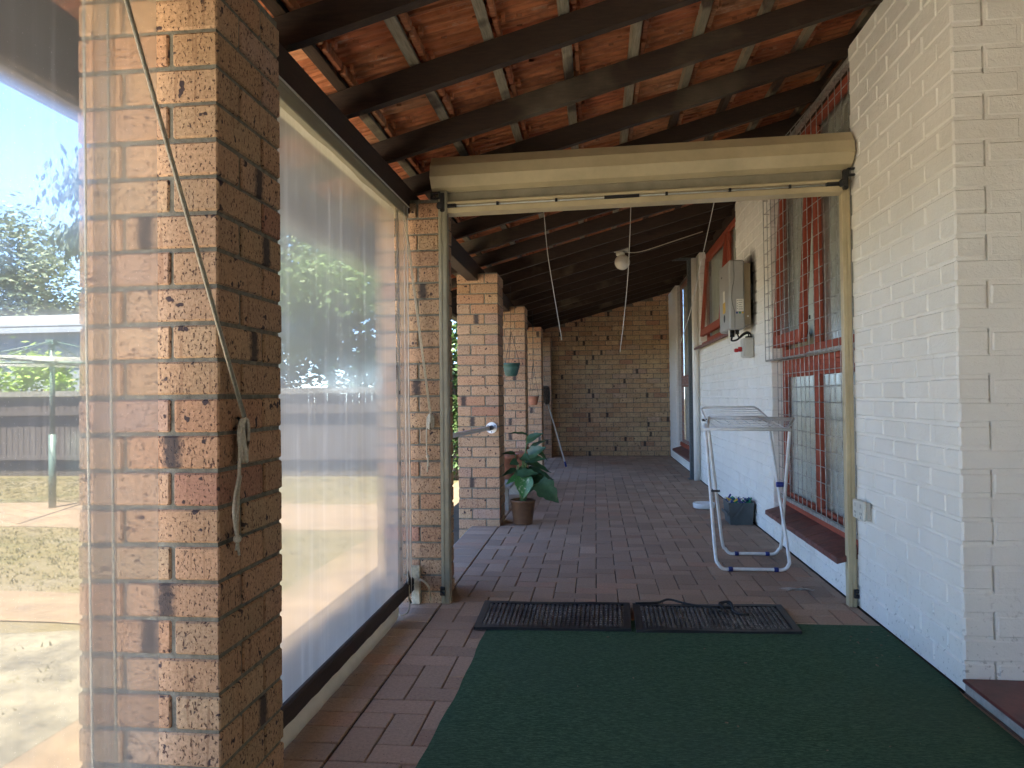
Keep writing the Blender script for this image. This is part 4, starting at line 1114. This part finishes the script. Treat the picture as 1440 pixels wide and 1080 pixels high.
# ------------------------------------------------------------------ pot plant
pp = thing('pot_plant', (-.622, 6.32, 0), 'large leaved plant in a brown wicker pot at the foot of the third pillar', 'pot plant')
cx, cy = -.622, 6.32
mb = MB(); mb.lathe([(.001, .004), (.078, .004), (.080, .01), (.104, .188), (.110, .192), (.112, .204), (.104, .208), (.098, .20), (.096, .17)], cx, cy, 36, 0, uv=True); mb.build('pot', 'wicker', pp)
mb = MB(); mb.lathe([(.097, .172), (.05, .178), (.001, .18)], cx, cy, 24); mb.build('soil', 'soil', pp)
def leaf(base, tip, width, droop, nrm, mat, parent, split=False):
    base, tip = Vector(base), Vector(tip); d = tip-base; L = d.length; d.normalize(); N = Vector(nrm).normalized()
    s_ = d.cross(N).normalized(); N = s_.cross(d)
    mb = MB(); rows = []; n = 10
    for i in range(n+1):
        t = i/n
        w = width*.5*(math.sin(math.pi*min(1, t*1.02) ** .62) ** .8)*(1-.25*t) if 0 < t < 1 else .001
        if i == n: w = .001
        if split and i % 3 == 2: w *= .80
        c = base+d*L*t-N*droop*t*t*L
        back = -.10*L if i == 1 else 0
        row = []
        for q in (-1, -.5, 0, .5, 1):
            p = c+s_*(w*q)+N*(abs(q)*w*.30-.02*L*(abs(q) == 1)*math.sin(i*1.7))
            row.append(len(mb.v)); mb.v.append(p+d*(back*abs(q)))
        rows.append(row)
    for i in range(n):
        for j in range(4): mb.face([rows[i][j], rows[i][j+1], rows[i+1][j+1], rows[i+1][j]], sm=True)
    return mb.build('leaf', mat, parent)
sx = lambda px: -.622+(px-735)*.00606
sz = lambda py: .187+(706-py)*.00606
LV = [  # base px,py ; tip px,py ; width m ; depth offset ; normal ; material
 ((742, 612), (716, 607), .035, .02, (0, -.5, 1), 'leaf'), ((742, 622), (764, 608), .075, 0, (0, -.7, .7), 'leaf'),
 ((744, 634), (768, 617), .06, .06, (.2, -.5, .9), 'leaf'), ((744, 640), (768, 628), .09, -.02, (.1, -.9, .5), 'leaf'),
 ((746, 630), (772, 646), .06, .05, (.3, -.5, .8), 'leaf'), ((740, 648), (768, 643), .085, -.03, (0, -.7, .8), 'leaf'),
 ((742, 652), (776, 662), .07, .03, (.3, -.5, .8), 'leaf'), ((742, 660), (780, 672), .07, .04, (.2, -.5, .9), 'leaf'),
 ((728, 668), (758, 662), .10, -.05, (0, -.6, .8), 'leaf'), ((730, 668), (776, 682), .10, -.02, (.2, -.6, .8), 'leaf'),
 ((739, 669), (738, 698), .125, -.09, (.05, -1, .25), 'leaf_bright'), ((758, 678), (787, 703), .155, -.08, (.15, -.9, .45), 'leaf'),
 ((728, 650), (718, 652), .06, 0, (-.1, -.9, .5), 'leaf'), ((726, 662), (706, 668), .06, .04, (0, -.5, .9), 'leaf'),
 ((730, 670), (712, 679), .05, -.03, (-.1, -.7, .7), 'leaf_bright'), ((724, 640), (706, 637), .05, .06, (0, -.5, .9), 'leaf'),
 ((748, 668), (772, 672), .09, .02, (.1, -.6, .7), 'leaf'), ((745, 672), (762, 690), .08, .03, (.1, -.8, .6), 'leaf')]
LR = random.Random(11)
for k in range(11):      # smaller leaves filling the middle of the plant
    bx_, by_ = LR.uniform(732, 752), LR.uniform(630, 682); a_ = LR.uniform(-.5, 3.6); l_ = LR.uniform(11, 20)
    LV.append(((bx_, by_), (bx_+l_*math.cos(a_), by_+l_*.7*abs(math.sin(a_))+3), LR.uniform(.045, .075), LR.uniform(-.04, .10), (LR.uniform(-.3, .3), -.7, LR.uniform(.3, .9)), 'leaf' if k % 3 else 'leaf_bright'))
for k, (b, t, w, dy, nn, m_) in enumerate(LV):
    B = Vector((sx(b[0]), cy+dy, sz(b[1]))); Tt = Vector((sx(t[0]), cy+dy-.05, sz(t[1])))
    lf = leaf(B, Tt, w*1.35, .12, nn, m_, pp, m_ == 'leaf' and w > .08)
    mb = MB(); r0 = Vector((cx+random.uniform(-.02, .02), cy+random.uniform(-.02, .02), .18)); mid = Vector(((r0.x+B.x)/2+(B.x-r0.x)*.1, (r0.y+B.y)/2, r0.z+(B.z-r0.z)*.75))
    mb.tube(curve_pts([r0, mid, B], 6), .0042, 5); mb.build('stem', 'stem', pp)
# bench with pots behind
bn = thing('low_bench', (-.97, 7.6, 0), 'low grey timber bench behind the wicker pot plant between two pillars', 'bench')
mb = MB(); mb.box(-1.15, -.80, 6.95, 8.35, .215, .245, bev=.004); mb.build('seat', 'greywood', bn)
for y in (7.05, 8.2): mb = MB(); mb.box(-1.12, -.83, y, y+.05, -.01, .214, bev=.003); mb.build('leg', 'greywood', bn)
def terrapot(cx, cy, z, rt_, rb_, h, lab, mat='terra', grp='terracotta pots on the low bench'):
    t = thing('terracotta_pot', (cx, cy, z), lab, 'pot', grp)
    mb = MB(); mb.lathe([(.001, z), (rb_, z), (rt_*.93, z+h*.82), (rt_, z+h*.82), (rt_*1.03, z+h), (rt_*.93, z+h), (rt_*.88, z+h*.8)], cx, cy, 28); mb.build('pot', mat, t)
    mb = MB(); mb.lathe([(rt_*.89, z+h*.8), (.001, z+h*.82)], cx, cy, 20); mb.build('soil', 'soil', t)
terrapot(-.915, 7.55, .247, .135, .085, .25, 'wide terracotta pot on the low bench right beside the third pillar')
terrapot(-.84, 8.22, .247, .10, .07, .22, 'smaller terracotta pot at the far end of the low bench, half hidden by leaves')

# hanging pots
def hangpot(x, y, z, r, h, ztop, mat, lab):
    t = thing('hanging_pot', (x, y, z), lab, 'hanging pot', 'hanging pots between the pillars')
    mb = MB(); mb.lathe([(.001, z), (r*.55, z), (r*.72, z+h*.12), (r*.93, z+h*.6), (r*.98, z+h*.86), (r*1.06, z+h*.86), (r*1.06, z+h), (r*.96, z+h), (r*.9, z+h*.8)], x, y, 28); mb.build('bowl', mat, t)
    mb = MB(); mb.lathe([(r*.92, z+h*.85), (.001, z+h*.88)], x, y, 20); mb.build('soil', 'soil', t)
    mb = MB(); ap = Vector((x, y, ztop))
    for k in range(3):
        a = k*2.094+.35; mb.tube([(x+r*math.cos(a), y+r*math.sin(a), z+h), ap], .0028, 5)
    mb.tube([ap, (x, y, 2.30)], .0025, 5); mb.build('hanger', 'black', t)
hangpot(-.92, 8.2, 1.305, .095, .145, 1.80, 'potgreen', 'green plastic hanging pot in front of the fourth pillar')
hangpot(-.877, 10.6, .955, .078, .125, 1.55, 'terra', 'small terracotta hanging pot in front of the fifth pillar')

# mop
mp = thing('mop', (-.44, 11.3, 0), 'mop leaning head up with a pale blue handle in front of the brick end wall', 'mop')
f0, h0 = Vector((-.45, 11.32, .01)), Vector((-.735, 11.42, 1.02))
mb = MB(); mb.tube([f0.lerp(h0, .06), h0], .012, 10); mb.build('handle', 'rod', mp)
mb = MB(); mb.tube([f0, f0.lerp(h0, .075)], .0145, 10); mb.build('grip', 'bluecap', mp)
mb = MB(); hd = h0+(h0-f0).normalized()*.06
for k in range(90):
    a, b_ = random.uniform(0, 6.28), random.uniform(.2, 1)
    top = hd+Vector((.0, 0, .15))
    mb.tube(curve_pts([top+Vector((random.uniform(-.01, .01), 0, 0)), top+Vector((.05*b_*math.cos(a), .05*b_*math.sin(a), -.02)), hd+Vector((.065*b_*math.cos(a), .065*b_*math.sin(a), random.uniform(-.05, 0))),
        hd+Vector((.045*b_*math.cos(a), .045*b_*math.sin(a), random.uniform(-.13, -.08)))], 4), .006, 4)
mb.build('mop_head', 'yarn', mp)

# ------------------------------------------------------------------ outdoors
GZ = -.15
mb = MB(); n = 60
mb.v = [Vector((-160, -120, GZ)), Vector((160, -120, GZ)), Vector((160, 200, GZ)), Vector((-160, 200, GZ))]; mb.face([0, 1, 2, 3])
tag(mb.build('ground', 'ground'), kind='structure')
def sheet(name, pts, dz, mat, wob=.05):
    mb = MB(); out = []
    for k in range(len(pts)):
        a, b = Vector((*pts[k], 0)), Vector((*pts[(k+1) % len(pts)], 0)); n = max(1, int((b-a).length/.25))
        for q in range(n):
            p = a.lerp(b, q/n)
            if p.x < -2.05: p += Vector((0, wob*(math.sin(p.x*3.1+k)+.6*math.sin(p.x*7.7+2*k)), 0))
            out.append(Vector((p.x, p.y, GZ+dz)))
    mb.v = out; mb.face(list(range(len(out)))); return tag(mb.build(name, mat), kind='structure')
sheet('path_along_house', [(-2.0, -8), (-1.05, -8), (-1.05, 13.4), (-2.0, 13.4)], .004, 'path', 0)
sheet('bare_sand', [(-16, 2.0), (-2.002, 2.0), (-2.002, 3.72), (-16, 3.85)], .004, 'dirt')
sheet('bounce_sheet_side', [(-16, -14), (-2.002, -14), (-2.002, 1.99), (-16, 1.95)], .006, 'bounce_ground')  # out-of-view reflector, added to throw sunlight up onto wall and roof
sheet('bounce_sheet_rear', [(-1.99, -14), (8, -14), (8, -3.3), (-1.99, -3.3)], .006, 'bounce_ground', 0)  # added behind the camera as an unseen reflector of warm sunlight
sheet('cross_path', [(-14, 3.95), (-2.002, 3.84), (-2.002, 4.45), (-14, 4.5)], .0082, 'path', .012)
sheet('far_path', [(-16, 6.75), (-2.002, 6.75), (-2.002, 8.4), (-16, 8.4)], .004, 'path', .03)
# grass tufts
mb = MB(); GT = random.Random(3)
for k in range(16000):
    y = GT.uniform(2.4, 11); x = GT.uniform(-10.5, -2.05)
    if abs(math.degrees(math.atan2(-x, y))-33) > 13 and y < 9: 
        if GT.random() < .7: continue
    if 3.84 < y < 4.5 or 6.75 < y < 8.4: continue
    if y < 3.85 and GT.random() < .93: continue
    h = GT.uniform(.012, .035); a = GT.uniform(0, 3.14); w = .006
    for q in range(3):
        ox, oy = GT.uniform(-.03, .03), GT.uniform(-.03, .03)
        b = len(mb.v); mb.v += [Vector((x+ox-w*math.cos(a), y+oy-w*math.sin(a), GZ)), Vector((x+ox+w*math.cos(a), y+oy+w*math.sin(a), GZ)), Vector((x+ox+GT.uniform(-.02, .02), y+oy+GT.uniform(-.02, .02), GZ+h))]
        mb.face([b, b+1, b+2])
M['grass'] = leaf_mat('dry_grass_blades', (.06, .055, .02), (.10, .088, .038), rough=.9)
tag(mb.build('lawn_grass', 'grass'), 'short dry yellow green lawn grass outside the clear blinds', 'grass', kind='stuff')
# fence
fn = thing('timber_fence', (-4, 11.4, GZ), 'weathered dark picket fence with a grey capping rail across the back garden', 'fence')
mb = MB(); x = -17.0
while x < -1.35:
    w = random.uniform(.088, .098); mb.box(x, x+w, 11.40+random.uniform(-.004, .004), 11.42, GZ, 1.17+random.uniform(-.02, .01)); x += .104
mb.build('pickets', 'fence', fn)
mb = MB(); mb.box(-17, -1.3, 11.33, 11.39, .12, .19); mb.box(-17, -1.3, 11.33, 11.39, .85, .92); mb.build('rails', 'fence', fn)
mb = MB(); mb.box(-17, -1.3, 11.34, 11.46, 1.16, 1.25); mb.build('capping', 'fence_top', fn)
# shed
sh = thing('white_shed', (-15, 17, GZ), 'white metal shed with a bright roof beyond the back fence', 'shed')
mb = MB(); x = -21.0
while x < -9: mb.box(x, x+.195, 15.5+(.012 if int(x*5) % 2 else 0), 20, GZ, 2.75); x += .2
mb.build('wall', 'shed', sh)
mb = MB(); mb.prism([(15.2, 2.72), (20.3, 3.55), (20.3, 3.62), (15.2, 2.80)], -21.2, -8.8, 0); 
mb.prism([(15.2, 2.6), (15.28, 2.6), (15.28, 2.75), (15.2, 2.75)], -21.2, -8.8, 0); mb.build('roof', 'shed', sh)
# rotary clothes line
hl = thing('rotary_clothesline', (-6.25, 8.0, GZ), 'dark green rotary clothesline standing on the lawn path', 'clothesline')
mb = MB(); mb.tube([(-6.25, 8, GZ), (-6.25, 8, .7)], .040, 12); mb.tube([(-6.25, 8, .7), (-6.25, 8, 1.80)], .028, 12); mb.box(-6.30, -6.20, 7.95, 8.05, 1.74, 1.80); mb.box(-6.31, -6.19, 7.94, 8.06, 1.50, 1.58, bev=.01); mb.build('pole', 'hoist', hl)
tips = []
for k in range(4):
    a = R(14+90*k); tip = Vector((-6.25+1.75*math.cos(a), 8+1.75*math.sin(a), 1.53)); tips.append(tip)
    mb = MB(); mb.tube([(-6.25, 8, 1.53), tip], .014, 8); mb.tube([(-6.25, 8, 1.78), Vector((-6.25, 8, 1.53)).lerp(tip, .62)], .007, 6); mb.build('arm', 'hoist', hl)
mb = MB()
for q in (.3, .48, .66, .84, .99):
    c0 = Vector((-6.25, 8, 1.535)); P = [c0.lerp(t, q) for t in tips]
    for i in range(4): mb.tube([P[i], P[(i+1) % 4]], .0028, 4)
mb.build('washing_lines', 'wire', hl)
# vegetation
def foliage(mb, c, rad, n, size, rng, droop=0, clumps=18, flat=.6):
    cl = []
    for _ in range(clumps):
        d = Vector((rng.gauss(0, 1), rng.gauss(0, 1), rng.gauss(0, 1))).normalized()*(rng.random() ** .45)
        cl.append((Vector((c[0]+d.x*rad[0], c[1]+d.y*rad[1], c[2]+d.z*rad[2])), rng.uniform(.22, .42)))
    for _ in range(n):
        cc, rr = rng.choice(cl)
        p = cc+Vector((rng.gauss(0, .5)*rad[0]*rr, rng.gauss(0, .5)*rad[1]*rr, rng.gauss(0, .5)*rad[2]*rr))
        s = size*rng.uniform(.6, 1.3); a = rng.uniform(0, 6.28)
        u = Vector((math.cos(a), math.sin(a), rng.uniform(-.5, .5))).normalized()
        if droop: u = (u*.35+Vector((0, 0, -1))*droop).normalized()
        w = u.cross(Vector((rng.uniform(-1, 1), rng.uniform(-1, 1), rng.uniform(-.2, 1)))).normalized()
        b = len(mb.v); mb.v += [p, p+u*s*.5+w*s*flat*.35, p+u*s, p+u*s*.5-w*s*flat*.35]; mb.face([b, b+1, b+2, b+3])
    return cl
def tree(x, y, h, c, rad, n, size, mat, lab, cat='tree', droop=0, clumps=18, seed=1, trunk=.12, grp='garden trees beyond the fence'):
    rng = random.Random(seed); t = thing('garden_tree', (x, y, GZ), lab, cat, grp)
    mb = MB(); cl = foliage(mb, c, rad, n, size, rng, droop, clumps); mb.build('crown', mat, t)
    mb = MB(); top = Vector((c[0], c[1], c[2]))
    mb.tube(curve_pts([(x, y, GZ), (x+(c[0]-x)*.3+.05, y, GZ+(c[2]-GZ)*.5), top], 6), trunk, 8, rad=[trunk*(1-.6*i/12) for i in range(13)])
    for cc, rr in cl[:12]:
        s0 = Vector((x, y, GZ)).lerp(top, rng.uniform(.55, .95)); mb.tube(curve_pts([s0, s0.lerp(cc, .5)+Vector((0, 0, .15)), cc], 4), trunk*.25, 5, rad=[trunk*.3*(1-.7*i/8) for i in range(9)])
    mb.build('trunk', 'bark', t)
tree(-18.5, 21, 7, (-18.3, 21, 4.7), (2.5, 2.2, 2.5), 16000, .2, 'gum', 'grey green gum tree above the white shed at the far left', seed=2, clumps=26, trunk=.2)
tree(-7.4, 11.95, 6, (-6.9, 11.95, 4.25), (1.8, 1.2, 1.2), 20000, .17, 'conifer', 'tree with dark drooping branches behind the near pillar', droop=.9, seed=5, clumps=20, trunk=.14)
tree(-13.6, 17.2, 4, (-15.0, 22, 3.9), (1.6, 1.2, .7), 1800, .2, 'gum', 'small grey tree top showing over the shed roof', seed=6, clumps=12)
tree(-5.2, 14.2, 5, (-5.2, 14.2, 2.9), (1.9, 1.3, 1.7), 12000, .2, 'tree', 'dense green tree seen through the middle of the cloudy blind', seed=8, clumps=34)
tree(-7.0, 15.2, 5, (-7.1, 15.2, 3.1), (1.8, 1.3, 1.7), 11000, .2, 'tree', 'dense green tree seen through the cloudy blind beside the big near pillar', seed=18, clumps=34)
tree(-2.12, 11.0, 4, (-2.12, 11.0, 1.3), (.55, .35, 1.6), 6000, .11, 'tree', 'dark green tree seen in the gap beside the guide post', seed=9, clumps=30)
tree(.3, 15.5, 5, (.3, 15.5, 2.6), (1.8, 1.4, 1.7), 2500, .22, 'tree', 'green tree behind the far pillars', seed=19, clumps=20)
for k, (x, z_, r_) in enumerate(((-12.6, 1.55, .8), (-11.2, 1.45, .75), (-9.9, 1.6, .8), (-8.7, 1.25, .7))):
    rng = random.Random(20+k); t = thing('hedge_shrub', (x, 12.0, GZ), ['bright yellow green shrub over the fence at the left picture edge', 'bright yellow green shrub over the fence just left of the clothesline pole',
        'bright green shrub over the fence just right of the clothesline pole', 'lower green shrub over the fence, mostly behind the near pillar'][k], 'shrub', 'bright shrubs behind the fence')
    mb = MB(); foliage(mb, (x, 12.1, z_-.45), (r_, .5, .85), 3600, .13, rng, 0, 22); mb.build('foliage', 'bush', t)
    mb = MB()
    for q in range(5): mb.tube([(x+rng.uniform(-.1, .1), 12.1, GZ), (x+rng.uniform(-.5, .5), 12.1+rng.uniform(-.2, .2), z_-.3)], .02, 5)
    mb.build('stems', 'bark', t)
